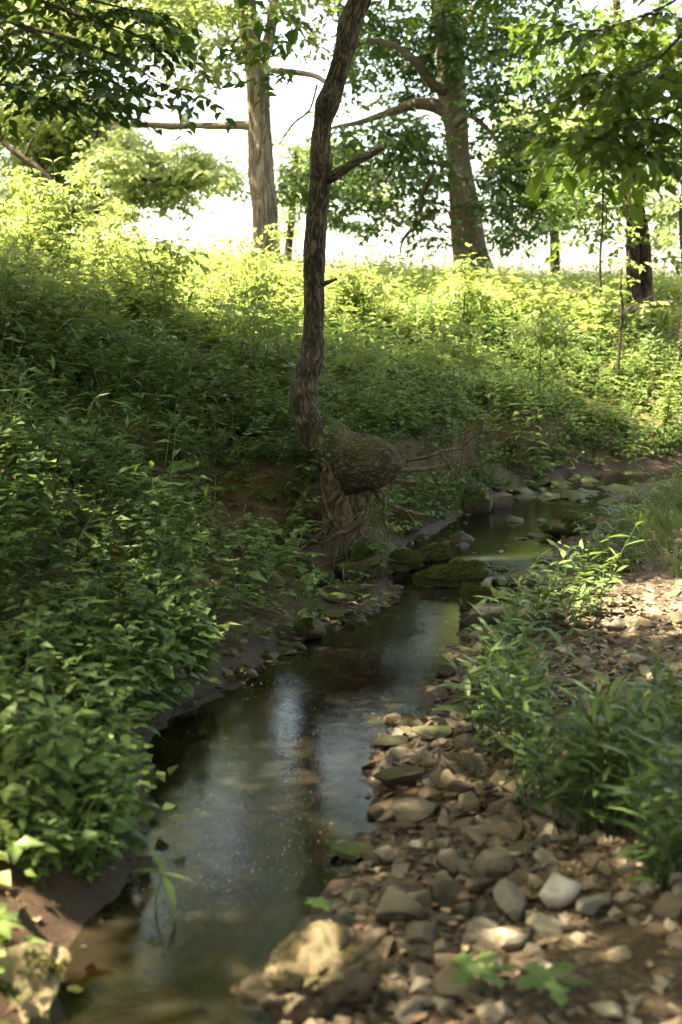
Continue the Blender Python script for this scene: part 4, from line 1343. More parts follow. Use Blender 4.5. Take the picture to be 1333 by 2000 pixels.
# --- trees beyond the meadow at the left, haze put into their leaf colour
for k, (lst, Y, tr_, lab) in enumerate([
        ([(40, 255, 70, 45), (110, 285, 60, 55), (60, 330, 75, 45), (170, 270, 45, 45), (20, 390, 60, 34), (90, 390, 65, 36), (150, 340, 45, 45), (120, 230, 40, 30), (200, 250, 45, 34), (210, 330, 45, 45), (200, 400, 50, 34), (20, 220, 60, 40)], 36, [(110, 520, 26), (105, 400, 22), (100, 300, 18), (95, 200, 12)], 'rounded pale green tree beyond the meadow at the far left'),
        ([(230, 320, 45, 42), (300, 305, 55, 36), (350, 345, 55, 36), (400, 325, 45, 28), (440, 345, 34, 22), (270, 365, 55, 34), (340, 385, 42, 26), (240, 270, 36, 24), (230, 400, 36, 30), (375, 300, 30, 20)], 33, [(188, 500, 24), (185, 400, 20), (182, 320, 15), (190, 240, 10)], 'pale sunlit tree reaching towards the ridged trunk beyond the meadow')]):
    t = empty('meadow_tree', P(tr_[0][0], tr_[0][1], Y), lab, 'tree')
    add_tube('trunk', t, tr_, Y, M_BARK_D, 10, 30, amp=.1)
    cc = P(tr_[2][0], 180, Y)
    cl = pxclusters(lst, Y, 1.5, 20 + k) + dome(cc[0], Y + 1, 7.2 if k == 0 else 9.5, 12, 3.0, 10, 30 + k, (1.0, 1.6), .6, .4)
    for q in range(3):
        u, v = lst[q * 2][:2]
        add_tube('limb', t, [(tr_[1][0], tr_[1][1] - 30 * q, 9), ((tr_[1][0] + u) / 2, (tr_[1][1] + v) / 2 - 20, 7), (u, v, 3)], Y, M_BARK_D, 6, 16)
    add_crown(t, cl, .19, 130, 40 + k, M_HAZE_LEAF)
t = empty('meadow_tree', P(1085, 540, 40), 'pale distant tree between the thick trunk and the twin trunks', 'tree')
add_tube('trunk', t, [(1085, 550, 20), (1083, 450, 18), (1080, 350, 14), (1075, 240, 9)], 40, M_BARK_D, 8, 24, amp=.1)
add_crown(t, pxclusters([(1010, 300, 50, 40), (1060, 260, 60, 45), (1120, 250, 50, 45), (1040, 350, 50, 40), (1110, 330, 60, 45), (1160, 310, 40, 45), (1060, 420, 45, 30), (1130, 400, 50, 34), (1180, 230, 50, 45), (1000, 220, 50, 34), (1220, 370, 40, 40), (1300, 300, 50, 50), (1310, 400, 40, 40), (1290, 460, 40, 24)], 40, 1.5, 33), .19, 90, 44, M_HAZE_LEAF)
t = empty('meadow_tree', P(575, 520, 42), 'pale distant tree seen in the gap between the pale trunk and the crooked trunk', 'tree')
add_tube('trunk', t, [(560, 530, 16), (572, 400, 13), (580, 300, 9)], 42, M_BARK_D, 8, 24, amp=.1)
add_crown(t, pxclusters([(570, 400, 26, 34), (590, 350, 34, 34), (650, 360, 40, 34), (610, 300, 36, 30), (575, 450, 16, 20), (680, 300, 40, 34), (740, 380, 50, 34), (560, 270, 16, 24)], 42, 1.5, 34), .19, 80, 45, M_HAZE_LEAF)
# sunlit shrubs breaking the skyline of the bank
for k, (Y, lst, st, lab) in enumerate([
        (13.5, [(120, 380, 34, 26), (150, 340, 24, 20), (95, 420, 34, 26), (150, 420, 34, 28), (175, 375, 20, 20), (70, 360, 22, 18)], (125, 520), 'tall sunlit shrub standing highest on the bank at the left'),
        (14.2, [(35, 340, 24, 20), (55, 380, 30, 26), (20, 410, 34, 26), (60, 430, 34, 24)], (45, 520), 'sunlit shrub at the left edge beside the tallest shrub'),
        (14.5, [(210, 430, 30, 20), (240, 400, 18, 14), (190, 460, 34, 20), (250, 455, 26, 16)], (215, 530), 'low sunlit shrub right of the tallest shrub'),
        (11.8, [(325, 478, 22, 14), (300, 505, 30, 16), (350, 505, 30, 16), (325, 540, 36, 22)], (325, 600), 'broad sunlit shrub at the shade edge in the left half'),
        (13.0, [(470, 470, 16, 14), (520, 450, 20, 12), (500, 500, 28, 18), (465, 530, 30, 20), (540, 530, 30, 22)], (500, 600), 'airy sunlit shrub in front of the foot of the pale trunk'),
        (14.5, [(690, 530, 30, 20), (720, 560, 34, 22), (670, 570, 34, 22), (745, 545, 18, 14)], (700, 610), 'dense sunlit shrub right of the crooked trunk'),
        (15.0, [(910, 505, 20, 14), (930, 530, 26, 16), (890, 560, 34, 22), (940, 580, 34, 22)], (910, 625), 'sunlit shrub in front of the thick trunk'),
        (12.5, [(1060, 620, 30, 20), (1030, 650, 34, 22), (1090, 655, 34, 22), (1060, 600, 18, 12)], (1060, 700), 'sunlit shrub on the bank in the right half'),
        (9.6, [(500, 570, 30, 22), (470, 610, 34, 26), (530, 620, 34, 26), (505, 650, 40, 24)], (500, 700), 'half-shaded shrub on the bank left of the crooked trunk'),
        (9.4, [(700, 660, 30, 22), (670, 690, 30, 24), (735, 700, 34, 24)], (700, 745), 'half-shaded shrub behind the crooked trunk'),
        (10.6, [(890, 640, 40, 26), (850, 680, 40, 26), (930, 690, 40, 26)], (890, 740), 'half-shaded shrub on the bank below the thick trunk')]):
    g0 = P(st[0], st[1], Y)
    g0[2] = hz(g0[0], g0[1])
    t = empty('shrub', g0, lab, 'shrub')
    for q, (u, v, ru, rv) in enumerate(lst):
        e_ = P(u, v, Y)
        e_ = e_ - [0, 0, PX(rv, Y) * .5]
        mid = (g0 + e_) / 2 + [0.02 * (q % 3 - 1), 0, .03]
        add_wtube('stem', t, [g0 + [.02 * (q % 3 - 1), .02 * (q % 2), -.03], mid, e_], [.005, .004, .0015], M_STALK, 5, 10)
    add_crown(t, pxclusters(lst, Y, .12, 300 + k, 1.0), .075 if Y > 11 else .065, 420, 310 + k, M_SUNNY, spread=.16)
# leaning bare stem at the far left
t = empty('leaning_tree', P(90, 350, 24), 'thin bare leaning stem in front of the pale trees at the far left', 'tree')
add_tube('trunk', t, [(150, 420, 14), (85, 340, 13), (45, 308, 12), (15, 285, 11), (0, 262, 10), (-6, 220, 9), (-30, 120, 7), (-60, -40, 5)], 24, M_BARK_D, 8, 40, amp=.2)
add_tube('limb', t, [(48, 310, 6), (60, 280, 5), (70, 262, 3), (78, 240, 2)], 24, M_BARK_D, 6, 16, amp=.2)

# --- shading trees standing beside the creek, outside the frame; their branches hang into it
LEAFLET = 300


def overhang(name, root_xy, trunk_pts, trunk_r, twigs, Y, leafmat, leafL, lkind, extra, label, seed, per=66, crownL=.1):
    """twigs: polylines (u, v, width, dY) in view; each carries single leaves as parts"""
    x, y = root_xy
    t_ = empty(name, (x, y, hz(x, y)), label, 'tree')
    add_wtube('trunk', t_, trunk_pts, trunk_r, M_BARK_D, 14, 40, amp=.12, fq=4, fine=.006)
    r = random.Random(seed)
    acc = Acc()
    lv = []
    for pl in twigs:
        pts = [P(q[0], q[1], Y + q[3]) for q in pl]
        rad = [PX(q[2], Y) / 2 for q in pl]
        V, Qd, T, bc = tube(pts, rad, 6, 20, amp=.1)
        acc.add(V, Qd, T, bc=bc)
        C = catmull(pts, 60)
        for side in range(30):                           # side twiglets
            k = r.randint(8, 59)
            p0 = C[k]
            ln = r.uniform(.12, .34)
            a_ = r.uniform(0, 6.28)
            d = np.array([math.cos(a_), math.sin(a_) * .8, r.uniform(-.55, .15)])
            d /= np.linalg.norm(d)
            p1 = p0 + d * ln * .5 + np.array([0, 0, .01])
            p2 = p0 + d * ln + np.array([0, 0, -.05 * ln])
            V, Qd, T, bc = tube([p0, p1, p2], [.0022, .0016, .0008], 4, 6)
            acc.add(V, Qd, T, bc=bc)
            m_ = int(ln / .035)
            for j_ in range(m_):
                tt_ = (j_ + 1) / m_
                b_ = p0 + (p2 - p0) * tt_
                s_ = 1 if j_ % 2 else -1
                lat = np.cross(d, [0, 0, 1]) * s_
                dd = d * r.uniform(.4, .9) + lat * r.uniform(.5, 1.0) + np.array([0, 0, r.uniform(-.55, .05)])
                lv.append((b_, dd, leafL * r.uniform(.7, 1.15), r.uniform(-.6, .6)))
    V, f_, R, B = acc.data()
    child('branch', V, f_, M_TWIG, t_, bc=B, smooth=True)
    P_ = np.array([q[0] for q in lv])
    ok, uu, vv = in_view(P_[:, 0], P_[:, 1], P_[:, 2], 20, 20)
    order = [k for k in np.argsort(-(ok * 1.0)) if ok[k]]
    r.shuffle(order)
    single = set(order[:LEAFLET])
    off = np.array(t_.location)
    A2 = Acc()
    for k, (b_, d, L, ro) in enumerate(lv):
        M_ = lm(b_, d, L, ro)
        if k in single:
            M_[:3, 3] -= off
            o_ = bpy.data.objects.new('leaf', leaf_mesh(lkind, leafmat, k % 4))
            COL.objects.link(o_)
            o_.parent = t_
            o_.matrix_local = Matrix(M_)
        else:
            V, Qd = LGEO[lkind]
            A2.add(V @ M_[:3, :3].T + M_[:3, 3], Qd, rnd=r.random())
    V, f_, R, _ = A2.data()
    o_ = child('leaves', V, f_, leafmat, t_, rnd=R, smooth=True)
    o_['kind'] = 'stuff'
    add_crown(t_, extra, crownL, per, seed, M_CROWN)
    return t_


tw = [[(-120, -40, 16, .3), (20, 40, 9, .1), (120, 70, 7, 0), (230, 110, 5, -.1), (320, 165, 3, -.2), (400, 180, 2, -.2)],
      [(-100, 60, 10, .2), (20, 110, 7, .1), (100, 150, 5, 0), (180, 190, 3, 0), (230, 210, 2, 0)],
      [(-60, -60, 10, .4), (100, 10, 7, .3), (190, 40, 5, .2), (270, 70, 3, .2), (320, 110, 2, .2)],
      [(-60, 150, 8, -.1), (20, 170, 5, -.1), (80, 190, 3, -.2), (130, 200, 2, -.2)],
      [(20, -50, 8, .5), (140, -10, 6, .5), (240, 15, 4, .4), (300, 30, 2, .4)],
      [(-60, 20, 8, -.3), (60, 60, 5, -.4), (140, 120, 4, -.4), (210, 160, 2, -.4)],
      [(-60, 100, 8, .6), (80, 90, 5, .6), (180, 130, 4, .5), (260, 190, 2, .5)]]
ex = dome(-1.9, 3.5, 4.8, 8.2, 2.7, 30, 56, (.9, 1.3), .5) + dome(-3.9, 6.6, 4.3, 8.6, 3.4, 34, 51, (.9, 1.4), .5) + dome(-2.8, 8.6, 4.9, 8.4, 2.5, 24, 53, (.9, 1.4), .5)  # leading dome: unseen crown added to keep sun off the gravel
ex += [(c_, r_) for c_, r_ in pxclusters([(20, 20, 90, 60), (120, 20, 70, 40), (0, 110, 60, 50), (100, 90, 60, 40), (200, 40, 50, 34)], 6.0, .3, 60, 1.2)]
overhang('overhanging_tree', (-4.2, 6.4), [(-4.2, 6.4, 1.2), (-4.1, 6.4, 2.5), (-4.2, 6.3, 4), (-4.0, 6.5, 6), (-3.9, 6.6, 7.6)], [.2, .16, .14, .10, .05], tw, 5.6, M_CROWN_DK, .062, 'ovate', ex,
         'dark leafy branch hanging into the upper left corner from a tree at the left', 71)
tw = [[(1420, -20, 12, .3), (1340, 60, 8, .2), (1280, 120, 6, .1), (1220, 150, 5, 0), (1170, 140, 3, 0), (1130, 150, 2, 0)],
      [(1440, 120, 12, .1), (1350, 190, 8, 0), (1290, 230, 6, 0), (1220, 235, 4, -.1), (1150, 255, 3, -.1), (1090, 280, 2, -.1)],
      [(1420, 220, 9, .2), (1340, 260, 6, .2), (1270, 280, 4, .1), (1200, 300, 2, .1)],
      [(1420, -80, 9, .5), (1320, 0, 6, .5), (1230, 40, 4, .4), (1150, 60, 3, .4), (1080, 40, 2, .4)],
      [(1420, 60, 9, .7), (1320, 130, 6, .6), (1250, 180, 4, .6), (1190, 200, 2, .5)]]
ex = pxclusters([(1300, 60, 80, 60), (1240, 110, 70, 50), (1290, 180, 80, 50), (1330, 260, 60, 50), (1210, 200, 60, 34), (1160, 240, 50, 24), (1230, 270, 60, 26)], 5.2, .3, 68, 1.2) + dome(3.9, 4.6, 3.9, 8.0, 2.8, 26, 54, (.9, 1.3), .5) + dome(1.4, 2.2, 4.6, 8, 3.0, 22, 55, (.9, 1.3), .5)
overhang('overhanging_tree', (3.9, 4.6), [(3.9, 4.6, .6), (3.9, 4.5, 2.2), (3.8, 4.6, 3.8), (3.9, 4.6, 5.6), (3.9, 4.6, 7)], [.18, .15, .12, .09, .05], tw, 4.4, M_CROWN, .062, 'ovate', ex,
         'leafy green branches hanging in from the right edge of the photo', 73)
# unseen trees added beside and behind the camera to block sky and sun
for k, (x, y, R, n, z0, z1, lab) in enumerate([(-6.8, 9.2, 2.9, 32, 4.6, 9.0, 'unseen tree added beyond the left edge to shade the upper bank'), (-4.6, 1.2, 3.6, 34, 3.2, 8.5, 'unseen tree added left of the camera to shade the left bank'),
                                               (.8, -3.5, 4.4, 44, 3.2, 9, 'unseen tree added behind the camera on the creek bank to block sky'), (-6.2, -5, 4.4, 34, 2.5, 9, 'unseen tree added behind the camera at the left to block sky'), (6.5, -1, 4.2, 40, 2.2, 9, 'unseen tree added right of the camera beyond the gravel to block sky'),
                                               (7.5, 5.5, 3.6, 36, 2.2, 9, 'unseen tree added at the right beyond the gravel bar to block sky'), (-7.8, 4.5, 3.2, 30, 3.4, 9, 'unseen tree added at the left beyond the bank to block light')]):
    z0_ = hz(x, y)
    t = empty('added_shade_tree', (x, y, z0_), lab, 'tree')
    add_wtube('trunk', t, [(x, y, z0_ - .05), (x + .1, y, z0_ + 2), (x, y + .1, 5), (x, y, z1 - 1)], [.2, .16, .12, .04], M_BARK_D, 12, 30, amp=.12, fq=3)
    cx_, cy_ = x, y
    for q in range(4):
        a_ = q * 1.57 + k
        add_wtube('limb', t, [(x, y, 4.2 + .4 * q), ((x + cx_) / 2 + math.cos(a_), (y + cy_) / 2 + math.sin(a_), 5.4 + .3 * q), (cx_ + 2 * math.cos(a_), cy_ + 2 * math.sin(a_), 6.6)], [.07, .05, .02], M_BARK_D, 7, 16, amp=.15)
    add_crown(t, dome(cx_, cy_, z0, z1, R, n, 80 + k, (.9, 1.5), .55), .17, 24 if k else 32, 90 + k, M_CROWN)
# sunlit sprays lower on the right, on a young tree standing in the meadow edge
t = empty('young_tree', place(1330, 720), 'young tree with bright sunlit leaves at the right edge', 'tree')
c0 = np.array(t.location)
add_wtube('trunk', t, [c0 - [0, 0, .05], P(1338, 560, c0[1]), P(1330, 420, c0[1]), P(1345, 250, c0[1]), P(1350, 50, c0[1])], [.035, .03, .024, .016, .008], M_TWIG, 8, 24)
cl = pxclusters([(1270, 345, 50, 34), (1310, 390, 42, 40), (1240, 385, 30, 20), (1290, 440, 32, 20), (1330, 330, 42, 42), (1240, 445, 20, 14), (1180, 470, 26, 12), (1220, 500, 16, 12), (1330, 480, 30, 20), (1250, 520, 22, 12)], c0[1], .5, 61)
add_crown(t, cl, .085, 62, 62, M_SUNNY)
t = empty('sapling', place(1207, 756), 'thin bare-stemmed sapling standing on the right bank before the sunlit weeds', 'sapling')
c0 = np.array(t.location)
add_tube('stem', t, [(1207, 770, 7), (1209, 700, 6), (1213, 640, 6), (1216, 600, 5), (1213, 560, 4), (1216, 520, 3)], c0[1], M_TWIG, 7, 30, amp=.2)
add_tube('twig', t, [(1213, 640, 4), (1225, 610, 3), (1250, 590, 2), (1280, 575, 1.5)], c0[1], M_TWIG, 5, 14)
add_tube('twig', t, [(1210, 690, 3), (1195, 660, 2), (1190, 640, 1.5)], c0[1], M_TWIG, 5, 14)
cl = pxclusters([(1215, 540, 20, 16), (1250, 590, 22, 10), (1195, 640, 14, 10), (1180, 560, 20, 10)], c0[1], .2, 63)
add_crown(t, cl, .07, 40, 64, M_SUNNY)
t = empty('sapling', P(1174, 560, 16), 'slim dark sapling in front of the white sky left of the twin trunks', 'sapling')
add_tube('stem', t, [(1173, 575, 6), (1173, 500, 5), (1177, 440, 5), (1178, 380, 4), (1180, 300, 2)], 16, M_TWIG, 6, 24, amp=.2)
cl = pxclusters([(1175, 400, 18, 18), (1165, 450, 16, 12), (1185, 360, 16, 14)], 16, .3, 65)
add_crown(t, cl, .1, 40, 66, M_CROWN_DK)

# ------------------------------------------------------------------ stones
bm = bmesh.new()
bmesh.ops.create_icosphere(bm, subdivisions=2, radius=1)
ICO2 = (np.array([v.co[:] for v in bm.verts]), np.array([[v.index for v in f.verts] for f in bm.faces]))
bm.free()
bm = bmesh.new()
bmesh.ops.create_icosphere(bm, subdivisions=1, radius=1)
ICO1 = (np.array([v.co[:] for v in bm.verts]), np.array([[v.index for v in f.verts] for f in bm.faces]))
bm.free()
bm = bmesh.new()
bmesh.ops.create_icosphere(bm, subdivisions=5, radius=1)
ICO5 = (np.array([v.co[:] for v in bm.verts]), np.array([[v.index for v in f.verts] for f in bm.faces]))
bm.free()


def rock(seed, ico, cuts=7, dmin=.45, dmax=.85, an=(1, .8, .6), rough=0.0, fq=2.0, ridge=0.0):
    r = np.random.default_rng(seed)
    V = ico[0].copy()
    for k in range(cuts):
        n = r.normal(size=3)
        n /= np.linalg.norm(n)
        d = r.uniform(dmin, dmax)
        V -= np.maximum(0, V @ n - d)[:, None] * n
    if rough:
        nn = V / np.linalg.norm(V, axis=1)[:, None]
        V = V + nn * (rough * fbm(V * fq + seed, 5))[:, None]
    if ridge:
        nn = V / np.linalg.norm(V, axis=1)[:, None]
        w_ = V + .25 * np.stack([fbm(V * 2 + k * 9.1, 3) for k in range(3)], -1)
        cr = np.clip(1 - np.abs(fbm(w_ * 2.1 + seed, 3)) * 5.5, 0, 1) ** 1.5 + .5 * np.clip(1 - np.abs(fbm(w_ * 4.6 + seed, 2)) * 5, 0, 1)
        V = V - nn * (ridge * cr)[:, None]
    V *= np.asarray(an)
    V -= (V.max(0) + V.min(0)) / 2
    return V / np.abs(V[:, :2]).max()


def hull(seed, n=13, an=(1, .8, .6)):
    r = np.random.default_rng(seed)
    bm_ = bmesh.new()
    d = r.normal(size=(n, 3))
    d /= np.linalg.norm(d, axis=1)[:, None]
    for p_ in d * r.uniform(.8, 1.1, (n, 1)) * an:
        bm_.verts.new(p_)
    g = bmesh.ops.convex_hull(bm_, input=bm_.verts[:])
    bmesh.ops.delete(bm_, geom=list({e for e in g['geom_unused'] + g['geom_interior'] if isinstance(e, bmesh.types.BMVert)}), context='VERTS')
    bmesh.ops.bevel(bm_, geom=bm_.edges[:], offset=.045, segments=1, affect='EDGES') if n > 12 else None
    bmesh.ops.triangulate(bm_, faces=bm_.faces[:])
    bm_.verts.index_update()
    V = np.array([v.co[:] for v in bm_.verts])
    F = np.array([[v.index for v in f.verts] for f in bm_.faces])
    bm_.free()
    V -= (V.max(0) + V.min(0)) / 2
    return V / np.abs(V[:, :2]).max(), F


HULLS = [hull(300 + k, 13, (1, RNG.uniform(.6, .95), RNG.uniform(.45, .8))) for k in range(14)]
PEBH = [hull(340 + k, 10, (1, RNG.uniform(.6, .95), RNG.uniform(.35, .7))) for k in range(10)]
WETH = [hull(370 + k, 13, (1, .72, .3 if k % 3 else .5)) for k in range(12)]
ROCKS = [q[0] for q in HULLS]


# every stone of the bar: position and half-width
n = 42000
x = RNG.uniform(-.4, 3.4, n)
y = 2.2 + 8.0 * RNG.random(n) ** 1.25
tl, tr = banks(x, y)
z = hgt(x, y)
ok, u, v = in_view(x, y, z, 50, 60)
mud = np.exp(-(((u - 1230) / 150) ** 2 + ((v - 1880) / 110) ** 2))
gd = sstep(-.06, .05, tr) * (1 - sstep(1.7, 2.5, tr)) * (1 - .9 * mud) * np.where(y > 6.9, .25, 1.0) * (np.where(y > 4.4, .8, .5) + np.where(y > 4.4, .2, .5) * sstep(-.2, .1, nz2(x, y, 2.2, 3, 97)))
gd = np.maximum(gd, .05 * ((tl < 0) & (tr < 0)))
ok &= RNG.random(n) < gd
x, y, z, u, v = x[ok], y[ok], z[ok], u[ok], v[ok]
size = np.exp(RNG.normal(math.log(.0112), .60, len(x)))
near = sstep(1350, 1560, v) * (1 - sstep(1000, 1150, u))
size *= 1 + .45 * near
size = np.clip(size, .005, .055)
app = size / y
top = np.argsort(-app)[:280]
is_top = np.zeros(len(x), bool)
is_top[top] = True
SGROUP = 'stones of the gravel bar'
rr = random.Random(77)
SKIND = [('tan', stone_mat('tan_stone', [(0.213, 0.152, 0.088), (0.268, 0.201, 0.120), (0.177, 0.128, 0.073)]), 5), ('grey', stone_mat('grey_stone', [(0.128, 0.115, 0.094), (0.177, 0.159, 0.127), (0.098, 0.088, 0.073)]), 3),
         ('rusty brown', stone_mat('rusty_stone', [(0.128, 0.081, 0.051), (0.165, 0.107, 0.068), (0.100, 0.066, 0.043)]), 3), ('pale cream', stone_mat('cream_stone', [(0.378, 0.317, 0.232), (0.439, 0.378, 0.293), (0.329, 0.268, 0.189)]), 2)]
SBAG = [q for q in SKIND for _ in range(q[2])]
SME = {}
for k in top:
    cn, cm, _ = rr.choice(SBAG)
    pi = rr.randrange(14)
    if (cn, pi) not in SME:
        SME[cn, pi] = new_mesh('stone', ROCKS[pi], [HULLS[pi][1]], cm)
    o = bpy.data.objects.new('stone', SME[cn, pi])
    COL.objects.link(o)
    s = float(size[k])
    o.location = (float(x[k]), float(y[k]), float(z[k]) + s * .16)
    o.rotation_euler = (rr.uniform(-.5, .5), rr.uniform(-.5, .5), rr.uniform(0, 6.28))
    o.scale = (s, s, s * rr.uniform(.75, 1.1))
    uu, vv = u[k], v[k]
    zone = ('at the water edge below the flat wet slabs' if banks(x[k:k + 1], y[k:k + 1])[1][0] < .09 and vv < 1720 else 'at the water edge beside the craggy ochre rock' if uu < 800 and vv >= 1720 else
            'in the foreground around the whitest rock' if vv > 1690 and uu < 1180 else 'on the mud at the lower right' if vv > 1690 else 'on the upper bar behind the big clump of plants' if vv < 1400 and uu > 1000 else
            'between the pool and the big clump of plants')
    sz_ = 'large' if s > .042 else 'small' if s < .030 else 'middle-sized'
    ex_ = ROCKS[pi].max(0) - ROCKS[pi].min(0)
    shp = 'flat' if ex_[2] < .62 * ex_[0] else 'blocky'
    tag(o, f'{sz_} {cn} {shp} stone {zone}', 'stone', SGROUP)
acc = Acc()
for k in range(10):
    m_ = (~is_top) & (np.arange(len(x)) % 10 == k)
    c = int(m_.sum())
    V, PF = PEBH[k]
    e = RNG.uniform(-.5, .5, (c, 2))
    R1 = rotz(RNG.uniform(0, 6.28, c))
    W = np.einsum('nij,kj->nki', R1, V)
    W[..., 2] += W[..., 0] * e[:, :1] + W[..., 1] * e[:, 1:]
    W = W * size[m_][:, None, None] + np.stack([x[m_], y[m_], z[m_] + size[m_] * .2], -1)[:, None]
    q = PF[None] + (np.arange(c) * len(V))[:, None, None]
    acc.add(W.reshape(-1, 3), None, q.reshape(-1, 3), rnd=np.repeat(RNG.random(c), len(V)))
V, f, R, _ = acc.data()
tag(link('gravel', new_mesh('gravel', V, f, M_GRAVEL, rnd=R)), 'small tan and brown gravel of the bar at the right of the creek', 'gravel', kind='stuff')


def moss_tufts(V, F, n, L, seed, zmin=.25, thr=0.0):
    """short moss blades on the upward faces of a rock"""
    r = np.random.default_rng(seed)
    T = V[F]
    nn = np.cross(T[:, 1] - T[:, 0], T[:, 2] - T[:, 0])
    ar = np.linalg.norm(nn, axis=1)
    nn /= ar[:, None] + 1e-12
    cen = T.mean(1)
    w_ = ar * (nn[:, 2] > zmin) * (fbm(cen * 9, 3) > thr)
    if w_.sum() <= 0:
        return None
    k = r.choice(len(F), n, p=w_ / w_.sum())
    b = r.random((n, 2))
    fl = b.sum(1) > 1
    b[fl] = 1 - b[fl]
    p = T[k, 0] + (T[k, 1] - T[k, 0]) * b[:, :1] + (T[k, 2] - T[k, 0]) * b[:, 1:]
    d = nn[k] + r.normal(size=(n, 3)) * .5
    d /= np.linalg.norm(d, axis=1)[:, None]
    s = np.cross(d, r.normal(size=(n, 3)))
    s /= np.linalg.norm(s, axis=1)[:, None]
    ll = L * r.uniform(.5, 1.3, n)[:, None]
    p = p - d * .003
    W = np.stack([p - s * ll * .16, p + s * ll * .16, p + d * ll], 1)
    tri = np.arange(3 * n).reshape(-1, 3)
    return W.reshape(-1, 3), tri, np.repeat(r.random(n), 3)


def big_rock(name, loc, size, seed, m_, label, cat='rock', rz=0.0, tilt=(0, 0), cuts=7, rough=.16, fq=2.0, moss=0, mossL=.02, dmin=.34, dmax=.7, sink=.3, thr=0.0, ridge=0.0):
    V = rock(seed, ICO5, cuts, dmin, dmax, (1, 1, 1), rough, fq, ridge)
    V = V / np.abs(V).max(0) * np.asarray(size) / 2
    M_ = np.array((Matrix.Rotation(rz, 3, 'Z') @ Matrix.Rotation(tilt[0], 3, 'X') @ Matrix.Rotation(tilt[1], 3, 'Y')))
    V = V @ M_.T
    loc = np.array(loc, float)
    zmin = V[:, 2].min()
    t_ = empty(name, loc, label, cat)
    V = V - [0, 0, zmin * (1 - sink)]
    link(name + '_body', new_mesh(name + '_body', V, [ICO5[1]], m_, smooth=True), t_)
    if moss:
        q = moss_tufts(V, ICO5[1], moss, mossL, seed, thr=thr)
        if q:
            o_ = link('moss', new_mesh('moss', q[0], [q[1]], M_MOSS, rnd=q[2]), t_)
            o_['kind'] = 'stuff'
    return t_


def gp(u, v, dz=0.0):
    c = place(u, v)
    return c + [0, 0, dz]


def wp(u, v):
    c = G(u, v, 0.0)
    c[2] = max(hz(c[0], c[1]), float(zwater(c[1])) - .05)
    return c


# the named rocks
big_rock('limestone_block', G(0, 1985, .0) + [0, 0, -.08], (.34, .36, .27), 11, M_LIME, 'pitted limestone block in a patch of sun at the lower left corner', rz=.4, cuts=4, rough=.3, moss=2500, mossL=.018, sink=.1, thr=.12, ridge=.07)
big_rock('craggy_rock', G(612, 1975, .02) + [0, 0, -.09], (.31, .24, .31), 27, M_OCHRE, 'craggy ochre rock standing in the water at the bottom centre', rz=.6, cuts=9, rough=.22, fq=2.3, ridge=.22, dmin=.3, dmax=.62, moss=500, mossL=.015, sink=.05, thr=.15)
big_rock('rock', gp(1085, 1765), (.125, .10, .10), 214, M_PALE, 'pale cream angular rock, the whitest on the gravel in the right foreground', rz=.5, cuts=14, rough=.04, sink=.25, dmin=.3, dmax=.55)
big_rock('rock', gp(970, 1850), (.16, .08, .07), 15, M_STONE, 'long tan rock lying left below the whitest rock', rz=.1, cuts=6, rough=.1)
big_rock('rock', gp(945, 1900), (.12, .08, .065), 16, M_STONE, 'tan rounded rock in front of the long tan rock', rz=.3, cuts=6, rough=.12)
big_rock('rock', gp(770, 1800), (.16, .13, .10), 17, M_STONE, 'pink tan rock at the water edge above the craggy ochre rock', rz=.7, cuts=9, rough=.1)
big_rock('rock', gp(868, 1755), (.12, .1, .09), 18, M_STONE, 'olive tan block in the middle of the stone heap', rz=1.1, cuts=9, rough=.08)
big_rock('rock', gp(960, 1710), (.12, .1, .085), 19, M_STONE, 'square tan rock above the stone heap', rz=.2, cuts=9, rough=.08)
big_rock('rock', gp(1150, 1780), (.09, .08, .06), 20, M_SLATE, 'grey brown stone just right of the whitest rock', rz=.2, cuts=8, rough=.08)
big_rock('rock', gp(885, 1950), (.10, .09, .085), 22, M_STONE, 'rounded brown stone at the bottom edge right of the craggy rock', rz=.9, cuts=4, rough=.1)
big_rock('rock', gp(825, 1850), (.085, .075, .07), 23, M_STONE, 'dark olive stone above the rounded brown stone', rz=.9, cuts=5, rough=.1)
big_rock('rock', gp(1000, 1790), (.08, .11, .10), 24, M_SLATE, 'grey upright stone in the stone heap', rz=.4, cuts=8, rough=.08)
big_rock('rock', gp(780, 1535), (.16, .13, .085), 27, M_WETROCK, 'wet brown rock at the water edge beside the sky reflection', rz=.4, cuts=8, rough=.08)
big_rock('rock', gp(805, 1600), (.15, .12, .07), 28, M_STONE, 'olive brown flat rock below the wet edge rock', rz=.2, cuts=8, rough=.1)
big_rock('rock', gp(690, 1680), (.14, .10, .06), 29, M_MOSSROCK, 'dark algae-covered rock rising from the water in the foreground', rz=.2, cuts=5, rough=.15)
big_rock('rock', gp(985, 1640), (.10, .08, .06), 30, M_STONE, 'olive stone left of the narrow-leaved plants', rz=.5, cuts=8, rough=.08)
# slabs at the right edge of the pool
for k, (u, v, sx, sy, sz, a_, lab) in enumerate([(770, 1455, .20, .12, .03, .3, 'flat wet slab nearest the bright sky reflection'), (800, 1475, .20, .10, .03, .5, 'tilted brown slab behind the wet edge rock'),
                                                 (845, 1440, .16, .12, .04, .2, 'dark flat slab at the right edge of the pool'), (870, 1320, .10, .09, .07, .1, 'small black wet rock at the right edge of the pool')]):
    big_rock('slab', gp(u, v), (sx, sy, sz), 40 + k, M_WETROCK, lab, 'slab', rz=a_, cuts=9, rough=.07, dmin=.55, sink=.2)
